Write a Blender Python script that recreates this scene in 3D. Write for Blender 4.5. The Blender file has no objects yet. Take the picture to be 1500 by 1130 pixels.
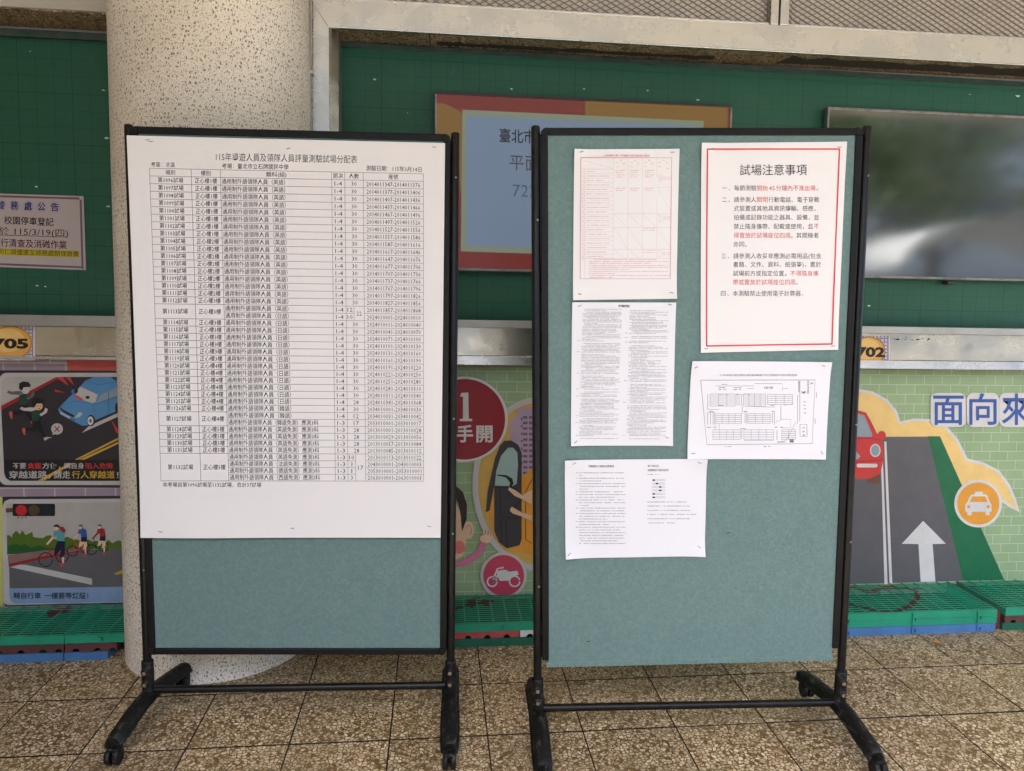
import bpy, bmesh, math, random
from mathutils import Vector, Matrix, noise
rnd = random.Random(7)
C = bpy.context.scene.collection
S = bpy.context.scene
PI = math.pi

# ---------------------------------------------------------------- camera
FPX, PITCH, YAW, ROLL = 1078.5, 0.0821, 0.1013, 0.0152
CAM = Vector((-0.1619, -2.4817, 1.2558))
SX, SY = 0.0046, 0.0485                      # fall of the paved floor towards the yard
cp, sp, cy_, sy_ = math.cos(PITCH), math.sin(PITCH), math.cos(YAW), math.sin(YAW)
FW = Vector((sy_*cp, cy_*cp, -sp)); R0 = Vector((cy_, -sy_, 0)); U0 = R0.cross(FW)
RT = R0*math.cos(ROLL) + U0*math.sin(ROLL); UP = -R0*math.sin(ROLL) + U0*math.cos(ROLL)
cd = bpy.data.cameras.new('camera'); cam = bpy.data.objects.new('camera', cd); C.objects.link(cam)
cd.sensor_width = 36; cd.lens = 36*FPX/1500; cd.clip_start = .05; cd.clip_end = 2000
M = Matrix((RT, UP, -FW)).transposed().to_4x4(); M.translation = CAM
cam.matrix_world = M; S.camera = cam

# ---------------------------------------------------------------- light
SUN_EL, SUN_AZ = math.radians(58), math.radians(205)     # azimuth clockwise from +Y
w = bpy.data.worlds.new('World'); S.world = w; w.use_nodes = True
wn = w.node_tree.nodes; bg = wn['Background']; sk = wn.new('ShaderNodeTexSky')
sk.sky_type = 'NISHITA'; sk.sun_disc = False; sk.sun_elevation = SUN_EL; sk.sun_rotation = SUN_AZ
sk.dust_density = 3.0; sk.air_density = 1.0
w.node_tree.links.new(sk.outputs[0], bg.inputs[0]); bg.inputs[1].default_value = 0.15
sl = bpy.data.lights.new('sun', 'SUN'); so = bpy.data.objects.new('sun', sl); C.objects.link(so)
sl.energy = 3.0; sl.angle = math.radians(0.5); sl.color = (1, .96, .89)
dv = Vector((math.sin(SUN_AZ)*math.cos(SUN_EL), math.cos(SUN_AZ)*math.cos(SUN_EL), math.sin(SUN_EL)))
so.rotation_euler = dv.to_track_quat('Z', 'Y').to_euler()
so.location = (3, -12, 15)
vs = S.view_settings; vs.view_transform = 'Standard'; vs.look = 'None'; vs.exposure = 2.9; vs.gamma = 1
vs.use_curve_mapping = False
S.render.engine = 'CYCLES'
S.cycles.use_denoising = True
S.cycles.denoising_input_passes = 'RGB_ALBEDO_NORMAL'; S.cycles.denoising_prefilter = 'ACCURATE'
S.cycles.max_bounces = 10; S.cycles.diffuse_bounces = 6; S.cycles.glossy_bounces = 4
S.cycles.sample_clamp_indirect = 8
S.cycles.caustics_reflective = False; S.cycles.caustics_refractive = False

# ---------------------------------------------------------------- measuring helpers
def ray(px, py): return FW + RT*((px-750)/FPX) - UP*((py-565)/FPX)
def onplane(px, py, n, d):
    r = ray(px, py); return CAM + r*((d - n.dot(CAM))/n.dot(r))
def onY(px, py, Y): return onplane(px, py, Vector((0, 1, 0)), Y)
def fz(x, y): return SX*x + SY*y
def zoom(ox, oy, s): return lambda x, y: (ox + x/s, oy + y/s)

# ---------------------------------------------------------------- materials
def srgb(r, g, b):
    f = lambda c: (c/255/12.92) if c/255 <= .04045 else ((c/255+.055)/1.055)**2.4
    return (f(r), f(g), f(b), 1)
class Mat:
    def __init__(s, name, col, rough=.6, metal=0, spec=.5):
        s.m = bpy.data.materials.new(name); s.m.use_nodes = True
        s.t = s.m.node_tree; s.n = s.t.nodes; s.l = s.t.links
        s.b = s.n['Principled BSDF']
        s.b.inputs['Base Color'].default_value = col if len(col) == 4 else (*col, 1)
        s.b.inputs['Roughness'].default_value = rough; s.b.inputs['Metallic'].default_value = metal
        s.b.inputs['Specular IOR Level'].default_value = spec
    def node(s, t, **k):
        n = s.n.new(t)
        for a, v in k.items():
            if a[0] == '_': n.inputs[a[1:].replace('_', ' ')].default_value = v
            else: setattr(n, a, v)
        return n
    def link(s, a, b): s.l.new(a, b)
    def coord(s, world=True, scale=(1, 1, 1), rot=(0, 0, 0)):
        if world: o = s.node('ShaderNodeNewGeometry').outputs['Position']
        else: o = s.node('ShaderNodeTexCoord').outputs['Object']
        mp = s.node('ShaderNodeMapping'); mp.inputs['Scale'].default_value = scale; mp.inputs['Rotation'].default_value = rot
        s.link(o, mp.inputs[0]); return mp.outputs[0]
    def noise(s, vec, scale, detail=4, rough=.55, dist=0):
        n = s.node('ShaderNodeTexNoise'); n.inputs['Scale'].default_value = scale; n.inputs['Detail'].default_value = detail
        n.inputs['Roughness'].default_value = rough; n.inputs['Distortion'].default_value = dist
        s.link(vec, n.inputs['Vector']); return n.outputs['Fac']
    def ramp(s, fac, stops, interp='LINEAR'):
        r = s.node('ShaderNodeValToRGB'); r.color_ramp.interpolation = interp
        e = r.color_ramp.elements
        while len(e) < len(stops): e.new(.5)
        for i, (p, c) in enumerate(stops):
            e[i].position = p; e[i].color = c if isinstance(c, tuple) else (c, c, c, 1)
        s.link(fac, r.inputs[0]); return r.outputs['Color']
    def mix(s, fac, a, b, mode='MIX'):
        m = s.node('ShaderNodeMix'); m.data_type = 'RGBA'; m.blend_type = mode
        for v, i in ((fac, 0), (a, 6), (b, 7)):
            if isinstance(v, (int, float)): m.inputs[i].default_value = v
            elif isinstance(v, tuple): m.inputs[i].default_value = v
            else: s.link(v, m.inputs[i])
        return m.outputs[2]
    def math(s, op, a, b=0.0):
        m = s.node('ShaderNodeMath'); m.operation = op
        for v, i in ((a, 0), (b, 1)):
            if isinstance(v, (int, float)): m.inputs[i].default_value = v
            else: s.link(v, m.inputs[i])
        return m.outputs[0]
    def bump(s, h, strength=.3, dist=.002):
        b = s.node('ShaderNodeBump'); b.inputs['Strength'].default_value = strength; b.inputs['Distance'].default_value = dist
        s.link(h, b.inputs['Height']); s.link(b.outputs[0], s.b.inputs['Normal'])
    def color(s, c): s.link(c, s.b.inputs['Base Color'])
    def roughness(s, c): s.link(c, s.b.inputs['Roughness'])

MT = {}
def worn(name, col, rough=.55, metal=0, scale=9, amt=.35, dark=None, spec=.5, bump=0):
    """painted or moulded surface with blotchy dirt and slight roughness change"""
    m = Mat(name, col, rough, metal, spec); v = m.coord()
    n1 = m.noise(v, scale, 6, .65); f = m.ramp(n1, [(.42, 0.0), (.72, 1.0)])
    f = m.math('MULTIPLY', f, amt)
    d = dark or tuple(c*.45 for c in col[:3]) + (1,)
    m.color(m.mix(f, tuple(col[:3]) + (1,), d))
    n2 = m.noise(v, scale*14, 3); m.roughness(m.ramp(n2, [(.3, max(.05, rough-.1)), (.7, min(1, rough+.12))]))
    if bump: m.bump(n2, bump)
    MT[name] = m.m; return m
def flat(name, r, g, b, k=.5, amt=.22):
    """ink on the printed panels"""
    c = srgb(r, g, b); c = tuple(x*k for x in c[:3]) + (1,)
    worn('ink_'+name, c, .42, 0, 14, amt, spec=.35); return MT['ink_'+name]

# terrazzo pillar
def make_terrazzo():
    m = Mat('pillar_terrazzo', (.5, .45, .37), .62); v = m.coord()
    base = m.ramp(m.noise(v, 3, 5), [(.3, (.66, .595, .50, 1)), (.7, (.79, .725, .625, 1))])
    col = base; hs = []
    oc = m.coord(False); sx_ = m.node('ShaderNodeSeparateXYZ'); m.link(oc, sx_.inputs[0])
    ang = m.math('MULTIPLY', m.math('ARCTAN2', sx_.outputs[1], sx_.outputs[0]), .3425)
    for sc, lo, hi, ex, prob in ((108, .08, .37, .64, .05), (185, .10, .38, .8, .12)):
        cb = m.node('ShaderNodeCombineXYZ'); m.link(ang, cb.inputs[0]); m.link(m.math('MULTIPLY', sx_.outputs[2], 1.0), cb.inputs[1])
        mp_ = m.node('ShaderNodeMapping'); mp_.inputs['Rotation'].default_value = (0, 0, .5+sc*.01); mp_.inputs['Scale'].default_value = (1, ex, 1); m.link(cb.outputs[0], mp_.inputs[0])
        nz = m.node('ShaderNodeTexNoise'); nz.inputs['Scale'].default_value = sc*1.3; m.link(mp_.outputs[0], nz.inputs['Vector'])
        va = m.node('ShaderNodeVectorMath', operation='MULTIPLY_ADD'); m.link(nz.outputs['Color'], va.inputs[0]); va.inputs[1].default_value = (.5/sc, .5/sc, 0); m.link(mp_.outputs[0], va.inputs[2])
        vo = m.node('ShaderNodeTexVoronoi'); vo.voronoi_dimensions = '2D'; vo.inputs['Scale'].default_value = sc; m.link(va.outputs[0], vo.inputs['Vector'])
        sep = m.node('ShaderNodeSeparateColor'); m.link(vo.outputs['Color'], sep.inputs[0])
        lim = m.math('ADD', m.math('MULTIPLY', m.math('POWER', sep.outputs[0], 1.6), hi-lo), lo-.03)
        msk = m.math('MULTIPLY', m.math('LESS_THAN', vo.outputs['Distance'], lim), m.math('GREATER_THAN', sep.outputs[2], prob))
        chip = m.ramp(sep.outputs[1], [(0, (.13, .10, .065, 1)), (.35, (.06, .05, .04, 1)), (.6, (.21, .15, .09, 1)), (.85, (.33, .28, .2, 1)), (1, (.16, .14, .12, 1))])
        col = m.mix(m.math('MULTIPLY', msk, .84), col, chip); hs.append(msk)
    fine = m.noise(v, 420, 2); col = m.mix(m.math('MULTIPLY', m.ramp(fine, [(.5, 0.0), (.75, 1.0)]), .3), col, (.33, .29, .22, 1))
    m.color(col); m.bump(m.math('SUBTRACT', m.noise(v, 180, 3), m.math('MULTIPLY', hs[0], .5)), .35, .002)
    MT['terrazzo'] = m.m
make_terrazzo()

def make_floor(name, grid):
    m = Mat(name, (.2, .16, .1), .42); v0 = m.coord()
    # warp so the chips are irregular
    nz = m.node('ShaderNodeTexNoise'); nz.inputs['Scale'].default_value = 40; m.link(v0, nz.inputs['Vector'])
    va = m.node('ShaderNodeVectorMath', operation='MULTIPLY_ADD'); m.link(nz.outputs['Color'], va.inputs[0]); va.inputs[1].default_value = (.014, .014, 0); m.link(v0, va.inputs[2])
    oi = m.node('ShaderNodeObjectInfo'); off = m.node('ShaderNodeVectorMath', operation='SCALE')
    cb = m.node('ShaderNodeCombineXYZ'); m.link(oi.outputs['Random'], cb.inputs[0]); m.link(oi.outputs['Random'], cb.inputs[1]); m.link(cb.outputs[0], off.inputs[0]); off.inputs['Scale'].default_value = 7
    ad = m.node('ShaderNodeVectorMath', operation='ADD'); m.link(va.outputs[0], ad.inputs[0]); m.link(off.outputs[0], ad.inputs[1]); v = ad.outputs[0]
    e = m.node('ShaderNodeTexVoronoi', feature='DISTANCE_TO_EDGE'); e.inputs['Scale'].default_value = 80; m.link(v, e.inputs['Vector'])
    f = m.node('ShaderNodeTexVoronoi'); f.inputs['Scale'].default_value = 80; m.link(v, f.inputs['Vector'])
    e2 = m.node('ShaderNodeTexVoronoi', feature='DISTANCE_TO_EDGE'); e2.inputs['Scale'].default_value = 165; m.link(v, e2.inputs['Vector'])
    f2 = m.node('ShaderNodeTexVoronoi'); f2.inputs['Scale'].default_value = 165; m.link(v, f2.inputs['Vector'])
    sep = m.node('ShaderNodeSeparateColor'); m.link(f.outputs['Color'], sep.inputs[0])
    sep2 = m.node('ShaderNodeSeparateColor'); m.link(f2.outputs['Color'], sep2.inputs[0])
    chip = m.ramp(sep.outputs[0], [(0, (.36, .26, .145, 1)), (.3, (.47, .36, .225, 1)), (.6, (.56, .45, .30, 1)), (.85, (.68, .57, .41, 1)), (1, (.46, .33, .20, 1))])
    chip2 = m.ramp(sep2.outputs[0], [(0, (.09, .055, .02, 1)), (.55, (.15, .095, .035, 1)), (1, (.42, .32, .19, 1))])
    big = m.math('MULTIPLY', m.math('GREATER_THAN', e.outputs['Distance'], .12), m.math('GREATER_THAN', sep.outputs[1], .14))
    mat_n = m.noise(v0, 7, 5, .6)
    matrix = m.mix(mat_n, (.075, .046, .019, 1), (.16, .098, .034, 1))
    small = m.math('GREATER_THAN', e2.outputs['Distance'], .10)
    col = m.mix(small, matrix, chip2); col = m.mix(big, col, chip)
    # ochre staining and grime
    st = m.ramp(m.noise(v0, 5.5, 6, .65), [(.48, 0.0), (.75, 1.0)])
    col = m.mix(m.math('MULTIPLY', st, .5), col, (.15, .10, .035, 1))
    tint = m.ramp(oi.outputs['Random'], [(0, (.80, .79, .78, 1)), (1, (1, .985, .94, 1))])
    col = m.mix(1.0, col, tint, 'MULTIPLY')
    if grid:
        br = m.node('ShaderNodeTexBrick'); br.offset = 0; br.inputs['Scale'].default_value = 1
        br.inputs['Brick Width'].default_value = .3; br.inputs['Row Height'].default_value = .3; br.inputs['Mortar Size'].default_value = .0015
        m.link(v0, br.inputs['Vector'])
        col = m.mix(br.outputs['Fac'], col, (.03, .022, .014, 1))
    m.color(col)
    m.roughness(m.ramp(m.noise(v0, 30, 4), [(.3, .34), (.7, .58)]))
    m.bump(m.math('ADD', m.math('MULTIPLY', big, .5), m.noise(v0, 250, 2)), .12, .001)
    MT[name] = m.m
make_floor('floor_terrazzo', False); make_floor('floor_far', True)

def make_steel(name, col, rough, stain=.35):
    m = Mat(name, col, rough, 1); v = m.coord(); vs_ = m.coord(scale=(2, 2, 90))
    n = m.noise(v, 6, 6, .6); f = m.math('MULTIPLY', m.ramp(n, [(.45, 0.0), (.7, 1.0)]), stain)
    c = m.mix(f, (*col, 1), tuple(x*.6 for x in col)+(1,))
    m.color(c); br = m.noise(vs_, 8, 3)
    m.roughness(m.math('ADD', m.ramp(n, [(.3, rough-.06), (.75, rough+.14)]), m.math('MULTIPLY', br, .08)))
    m.bump(m.noise(v, 4, 3), .3, .012)
    MT[name] = m.m
make_steel('steel', (.62, .62, .605), .20, .28); make_steel('steel_mirror', (.66, .60, .48), .16, .25); make_steel('steel_band', (.38, .37, .34), .38)
worn('black_paint', (.0035, .0035, .0036, 1), .33, 0, 30, .3, (.02, .019, .018, 1), spec=.22, bump=.1)
def make_scuffed():
    m = Mat('black_scuffed', (.016, .015, .014, 1), .5, 0, .22); v = m.coord(); vs2 = m.coord(scale=(3, 1, 3))
    f = m.ramp(m.noise(vs2, 22, 7, .7), [(.55, 0.0), (.72, 1.0)])
    m.color(m.mix(m.math('MULTIPLY', f, .75), (.005, .0047, .0045, 1), (.10, .09, .075, 1)))
    m.roughness(m.ramp(m.noise(v, 60, 3), [(.3, .35), (.7, .65)])); m.bump(m.noise(v, 80, 4), .3, .001)
    MT['black_scuffed'] = m.m
make_scuffed()
worn('black_frame', (.005, .0047, .0048, 1), .5, 0, 20, .3, (.014, .013, .013, 1), spec=.18)
def make_fabric():
    m = Mat('teal_fabric', (.1, .2, .19), .92, 0, .15); v = m.coord(False)
    n = m.noise(v, 5, 5); n2 = m.noise(v, 300, 4, .75); n3 = m.noise(v, 90, 3, .6)
    c = m.mix(n, (.120, .192, .187, 1), (.138, .214, .211, 1))
    c = m.mix(m.ramp(n2, [(.35, 0.0), (.65, .8)]), c, (.075, .135, .13, 1)); c = m.mix(m.ramp(n3, [(.4, 0.0), (.7, .3)]), c, (.2, .28, .27, 1))
    vo = m.node('ShaderNodeTexVoronoi'); vo.inputs['Scale'].default_value = 26; m.link(v, vo.inputs['Vector'])
    sep = m.node('ShaderNodeSeparateColor'); m.link(vo.outputs['Color'], sep.inputs[0])
    pin = m.math('MULTIPLY', m.math('LESS_THAN', vo.outputs['Distance'], .035), m.math('GREATER_THAN', sep.outputs[0], .75))
    c = m.mix(pin, c, (.02, .035, .035, 1))
    m.color(c); m.bump(n2, .8, .0015); MT['fabric'] = m.m
    m.b.inputs['Sheen Weight'].default_value = .2
make_fabric()
def make_paper(name, col):
    m = Mat(name, col, .65, 0, .3); v = m.coord(False)
    n = m.noise(v, 2.2, 3); m.color(m.mix(n, tuple(c*.955 for c in col[:3])+(1,), (*col[:3], 1)))
    m.bump(m.noise(v, 3.5, 3), .5, .01)
    MT[name] = m.m
make_paper('paper', (.66, .655, .67)); make_paper('paper_pinkish', (.665, .655, .665)); make_paper('paper_bluish', (.65, .655, .705))
def ink(name, col): MT[name] = Mat(name, col, .6, 0, .3).m
ink('ink_black', (.028, .028, .032)); ink('ink_deep', (.02, .02, .022)); ink('ink_grey', (.20, .20, .215)); ink('ink_red', (.34, .07, .075)); ink('ink_red_soft', (.56, .26, .27)); ink('ink_pink_line', (.55, .42, .44)); ink('ink_map', (.17, .17, .19))
def make_green(name, a, b, line):
    m = Mat(name, a, .5, 0, .4); v0 = m.coord()
    sp_ = m.node('ShaderNodeSeparateXYZ'); m.link(v0, sp_.inputs[0]); cb = m.node('ShaderNodeCombineXYZ')
    m.link(sp_.outputs[0], cb.inputs[0]); m.link(sp_.outputs[2], cb.inputs[1])
    c = m.mix(m.noise(v0, 4, 6, .6), (*a, 1), (*b, 1))
    for size, mort, k in ((.0655, .0012, .6), (.1965, .0018, .6)):
        br = m.node('ShaderNodeTexBrick'); br.offset = 0; br.inputs['Scale'].default_value = 1
        br.inputs['Brick Width'].default_value = size; br.inputs['Row Height'].default_value = size*.98; br.inputs['Mortar Size'].default_value = mort
        br.inputs['Mortar Smooth'].default_value = .3
        m.link(cb.outputs[0], br.inputs['Vector']); c = m.mix(m.math('MULTIPLY', br.outputs['Fac'], k), c, (*line, 1))
    sc = m.ramp(m.noise(m.coord(scale=(1, 1, .25)), 38, 5, .7), [(.62, 0.0), (.78, 1.0)])
    c = m.mix(m.math('MULTIPLY', sc, .12), c, (.2, .3, .25, 1))
    m.color(c); m.roughness(m.ramp(m.noise(v0, 12, 4), [(.3, .4), (.7, .62)])); MT[name] = m.m
make_green('green_board', (.007, .072, .040), (.010, .092, .052), (.003, .030, .018))
worn('green_trim', (.015, .045, .033, 1), .5, 0, 15, .5, (.09, .1, .09, 1))
worn('plastic_green', (.012, .27, .15, 1), .42, 0, 8, .5, (.012, .12, .07, 1))
worn('plastic_dark_green', (.006, .11, .062, 1), .5, 0, 10, .5, (.01, .04, .03, 1))
worn('plastic_blue', (.06, .17, .37, 1), .42, 0, 9, .45, (.03, .07, .14, 1))
worn('plastic_maroon', (.10, .028, .028, 1), .5, 0, 12, .6, (.03, .03, .028, 1))
worn('plastic_red', (.38, .045, .045, 1), .5, 0, 16, .55, (.25, .2, .17, 1))
worn('red_paint', (.10, .016, .013, 1), .55, 0, 25, .5, (.05, .03, .02, 1))
worn('concrete', (.30, .29, .27, 1), .85, 0, 2, .35); worn('ceiling_paint', (.72, .69, .635, 1), .85, 0, 2, .15)
worn('wall_paint', (.42, .39, .34, 1), .8, 0, 3, .3); worn('joint_dirt_and_shade', (.014, .010, .007, 1), .9, 0, 30, .4)
worn('cable_grey', (.42, .39, .33, 1), .5, 0, 20, .3); worn('glue_and_shade_black', (.035, .032, .028, 1), .7, 0, 30, .5)
worn('white_plastic', (.62, .6, .56, 1), .5, 0, 25, .3); worn('leaf_brown', (.33, .16, .05, 1), .7, 0, 60, .5)
worn('lattice_wire', (.27, .23, .19, 1), .6, 0, 20, .4); worn('screen_backing', (.66, .62, .55, 1), .6, 0, 4, .3); worn('bezel', (.25, .24, .22, 1), .35, .7, 30, .6, (.05, .05, .05, 1)); worn('bezel_black', (.02, .02, .02, 1), .35, 0, 30, .4)
worn('bolt_steel', (.38, .28, .2, 1), .4, .8, 60, .6); worn('staple_metal', (.22, .21, .2, 1), .4, .7, 60, .3)
worn('tree_bark', (.12, .085, .055, 1), .9, 0, 10, .5); worn('foliage', (.045, .105, .022, 1), .6, 0, 2, .5, (.02, .05, .012, 1))
worn('foliage_light', (.16, .24, .04, 1), .6, 0, 2, .4); worn('window_glass', (.03, .045, .08, 1), .08, 0, 1, .2)
worn('facade_white', (.62, .6, .56, 1), .8, 0, 1, .2); worn('facade_blue', (.09, .14, .28, 1), .7, 0, 1, .3)
worn('reflector_white', (.55, .55, .53, 1), .6, 0, 1, .1)
def make_tv_off():
    m = Mat('screen_off', (.012, .014, .012), .10, 0, 1.0); m.b.inputs['IOR'].default_value = 1.8
    m.roughness(m.ramp(m.noise(m.coord(), 3, 3), [(.3, .05), (.7, .11)])); MT['screen_off'] = m.m
make_tv_off()
def screen_ink(name, r, g, b, e=1.0):
    c = srgb(r, g, b); m = Mat('lit_'+name, tuple(x*.12 for x in c[:3]), .3, 0, .5)
    m.b.inputs['Emission Color'].default_value = c; m.b.inputs['Emission Strength'].default_value = e*SCREEN; MT['lit_'+name] = m.m
SCREEN = .078
def make_bricks(name, cols, mortar, bw, rh, ms):
    m = Mat(name, cols[0], .5, 0, .35); v0 = m.coord()
    sp_ = m.node('ShaderNodeSeparateXYZ'); m.link(v0, sp_.inputs[0]); cb = m.node('ShaderNodeCombineXYZ')
    m.link(sp_.outputs[0], cb.inputs[0]); m.link(sp_.outputs[2], cb.inputs[1])
    br = m.node('ShaderNodeTexBrick'); br.inputs['Scale'].default_value = 1; br.inputs['Color1'].default_value = (*cols[0], 1); br.inputs['Color2'].default_value = (*cols[1], 1)
    br.inputs['Mortar'].default_value = (*mortar, 1); br.inputs['Brick Width'].default_value = bw; br.inputs['Row Height'].default_value = rh
    br.inputs['Mortar Size'].default_value = ms; m.link(cb.outputs[0], br.inputs['Vector'])
    d = m.math('MULTIPLY', m.ramp(m.noise(v0, 6, 6, .6), [(.45, 0.0), (.8, 1.0)]), .3)
    m.color(m.mix(d, br.outputs['Color'], tuple(c*.6 for c in cols[0])+(1,))); MT[name] = m.m
make_bricks('mural_green', ((.27, .38, .20), (.30, .41, .225)), (.46, .54, .40), .084, .0425, .0016)
make_bricks('mural_purple', ((.30, .22, .27), (.33, .25, .30)), (.5, .45, .48), .115, .045, .0025)

# ---------------------------------------------------------------- object helpers
def setp(o, label=None, cat=None, group=None, kind=None):
    if label: o['label'] = label
    if cat: o['category'] = cat
    if group: o['group'] = group
    if kind: o['kind'] = kind
    return o
def empty(name, mtx, **k):
    o = bpy.data.objects.new(name, None); C.objects.link(o); o.empty_display_size = .05
    o.matrix_world = mtx if isinstance(mtx, Matrix) else Matrix.Translation(mtx); return setp(o, **k)
def link(name, me, parent=None, mtx=None, **k):
    o = bpy.data.objects.new(name, me); C.objects.link(o)
    if parent: o.parent = parent
    if mtx is not None:
        if parent: o.matrix_local = mtx
        else: o.matrix_world = mtx
    return setp(o, **k)
class MB:
    """collects faces, then links them as ONE mesh object"""
    def __init__(s): s.v = []; s.f = []; s.mi = []; s.mats = []; s.smooth = []
    def mid(s, m):
        if m not in s.mats: s.mats.append(m)
        return s.mats.index(m)
    def faces(s, vs_, fs, m, smooth=False):
        b = len(s.v); s.v += [tuple(v) for v in vs_]; k = s.mid(m)
        for f in fs: s.f.append([b+i for i in f]); s.mi.append(k); s.smooth.append(smooth)
    def box(s, x0, x1, y0, y1, z0, z1, m, rot=None, bev=0):
        if bev:
            bm = bmesh.new(); bmesh.ops.create_cube(bm, size=1)
            for v in bm.verts: v.co = Vector(((x0+x1)/2+v.co.x*(x1-x0), (y0+y1)/2+v.co.y*(y1-y0), (z0+z1)/2+v.co.z*(z1-z0)))
            bmesh.ops.bevel(bm, geom=bm.edges[:], offset=bev, segments=2, affect='EDGES', profile=.5)
            bm.verts.index_update(); vs_ = [v.co.copy() for v in bm.verts]; fs = [[v.index for v in f.verts] for f in bm.faces]; bm.free()
        else:
            vs_ = [Vector((x, y, z)) for x in (x0, x1) for y in (y0, y1) for z in (z0, z1)]
            fs = [(0, 1, 3, 2), (4, 6, 7, 5), (0, 4, 5, 1), (2, 3, 7, 6), (0, 2, 6, 4), (1, 5, 7, 3)]
        if rot: vs_ = [rot @ v for v in vs_]
        s.faces(vs_, fs, m)
    def tube(s, pts, r, m, n=16, caps=True):
        pts = [Vector(p) for p in pts]; rs = r if isinstance(r, (list, tuple)) else [r]*len(pts)
        vs_ = []; fs = []; prev = None
        for i, p in enumerate(pts):
            d = (pts[min(i+1, len(pts)-1)] - pts[max(i-1, 0)]).normalized()
            a = prev if prev else (Vector((1, 0, 0)) if abs(d.x) < .9 else Vector((0, 1, 0)))
            a = (a - d*a.dot(d)).normalized(); prev = a; b = d.cross(a)
            for k in range(n): vs_.append(p + (a*math.cos(2*PI*k/n) + b*math.sin(2*PI*k/n))*rs[i])
        for i in range(len(pts)-1):
            for k in range(n): fs.append((i*n+k, i*n+(k+1) % n, (i+1)*n+(k+1) % n, (i+1)*n+k))
        s.faces(vs_, fs, m, True)
        if caps:
            s.faces(vs_[:n], [list(range(n))[::-1]], m); s.faces(vs_[-n:], [list(range(n))], m)
    def mesh(s, name):
        me = bpy.data.meshes.new(name); me.from_pydata(s.v, [], s.f)
        for m in s.mats: me.materials.append(MT[m] if isinstance(m, str) else m)
        me.polygons.foreach_set('material_index', s.mi); me.polygons.foreach_set('use_smooth', s.smooth)
        me.update(); return me
    def build(s, name, parent=None, mtx=None, **k): return link(name, s.mesh(name), parent, mtx, **k)

# ---- print layers: things drawn on a flat surface through a map (px, py, lift) -> local point
TEXTJOBS = []
class Print:
    def __init__(s, mp, parent): s.mp = mp; s.parent = parent; s.sheets = []; s.layer = 0
    def shape(s, name, pts, m, lift):
        b = MB(); b.faces([s.mp(x, y, lift) for x, y in pts], [list(range(len(pts)))], m)
        return b.build(name, s.parent)
    def strokes(s, name, lines, width, m, lift):
        b = MB()
        for ln in lines: stroke(b, s.mp, ln, width, m, lift)
        return b.build(name, s.parent)
def stroke(b, mp, pts, width, m, lift):
    n = len(pts); L = []; Rr = []
    for i, p in enumerate(pts):
        a = pts[max(0, i-1)]; c = pts[min(n-1, i+1)]
        dx, dy = c[0]-a[0], c[1]-a[1]; l = math.hypot(dx, dy) or 1; nx, ny = -dy/l*width/2, dx/l*width/2
        L.append(mp(p[0]+nx, p[1]+ny, lift)); Rr.append(mp(p[0]-nx, p[1]-ny, lift))
    b.faces(L+Rr, [(i, i+1, n+i+1, n+i) for i in range(n-1)], m)
def ell(cx, cy, rx, ry, n=40, a0=0, a1=2*PI):
    full = abs(a1-a0-2*PI) < 1e-6
    return [(cx+rx*math.cos(a0+(a1-a0)*i/(n if full else n-1)), cy+ry*math.sin(a0+(a1-a0)*i/(n if full else n-1))) for i in range(n)]
def rrect(x0, y0, x1, y1, r, n=6):
    o = []
    for cx, cy, a in ((x1-r, y0+r, -PI/2), (x1-r, y1-r, 0), (x0+r, y1-r, PI/2), (x0+r, y0+r, PI)):
        o += [(cx+r*math.cos(a+PI/2*i/n), cy+r*math.sin(a+PI/2*i/n)) for i in range(n+1)]
    return o
def text(key, s, xl, yl, xr, yr, h, mp, m, parent, lift=.0004, off=0.0, res=2, name='lettering', fit=True, shear=0):
    """one line of lettering: its ink runs from (xl, yl) to (xr, yr), glyph height h"""
    TEXTJOBS.append(dict(key=key, s=s, a=(xl, yl), b=(xr, yr), h=h, mp=mp, m=m, parent=parent, lift=lift, off=off, res=res, name=name, shear=shear))
def flush_text():
    cache = {}
    jobs = {}
    for j in TEXTJOBS: jobs.setdefault((j['s'], j['off'], j['res']), None)
    jobs.setdefault(('國', 0.0, 2), None)
    obs = {}
    for k in jobs:
        cu = bpy.data.curves.new('t', 'FONT'); cu.body = k[0]; cu.size = 1; cu.offset = k[1]; cu.resolution_u = k[2]; cu.fill_mode = 'FRONT'
        o = bpy.data.objects.new('t', cu); C.objects.link(o); obs[k] = o
    bpy.context.view_layer.update(); dg = bpy.context.evaluated_depsgraph_get()
    for k, o in obs.items():
        ev = o.evaluated_get(dg); me = ev.to_mesh()
        cache[k] = ([v.co.copy() for v in me.vertices], [list(p.vertices) for p in me.polygons]); ev.to_mesh_clear()
    for o in obs.values():
        cu = o.data; bpy.data.objects.remove(o); bpy.data.curves.remove(cu)
    rv = cache[('國', 0.0, 2)][0]; y0 = min(v.y for v in rv); y1 = max(v.y for v in rv); yc = (y0+y1)/2; eh = y1-y0
    out = {}
    for j in TEXTJOBS:
        vs_, fs = cache[(j['s'], j['off'], j['res'])]
        if not vs_: continue
        x0 = min(v.x for v in vs_); x1 = max(v.x for v in vs_); (ax, ay), (bx, by) = j['a'], j['b']
        sc = j['h']/eh; P = []
        for v in vs_:
            t = (v.x-x0)/(x1-x0); d = (v.y-yc)*sc
            P.append(j['mp'](ax+(bx-ax)*t + d*j['shear'], ay+(by-ay)*t - d, j['lift']))
        kk = (j['key'], j['m'], j['name'])
        if kk not in out: out[kk] = (MB(), j['parent'])
        out[kk][0].faces(P, [f[::-1] if False else f for f in fs], j['m'])
    for (key, m, nm), (b, par) in out.items(): b.build(nm, par, kind='stuff' if nm == 'lettering' else None)
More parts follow.
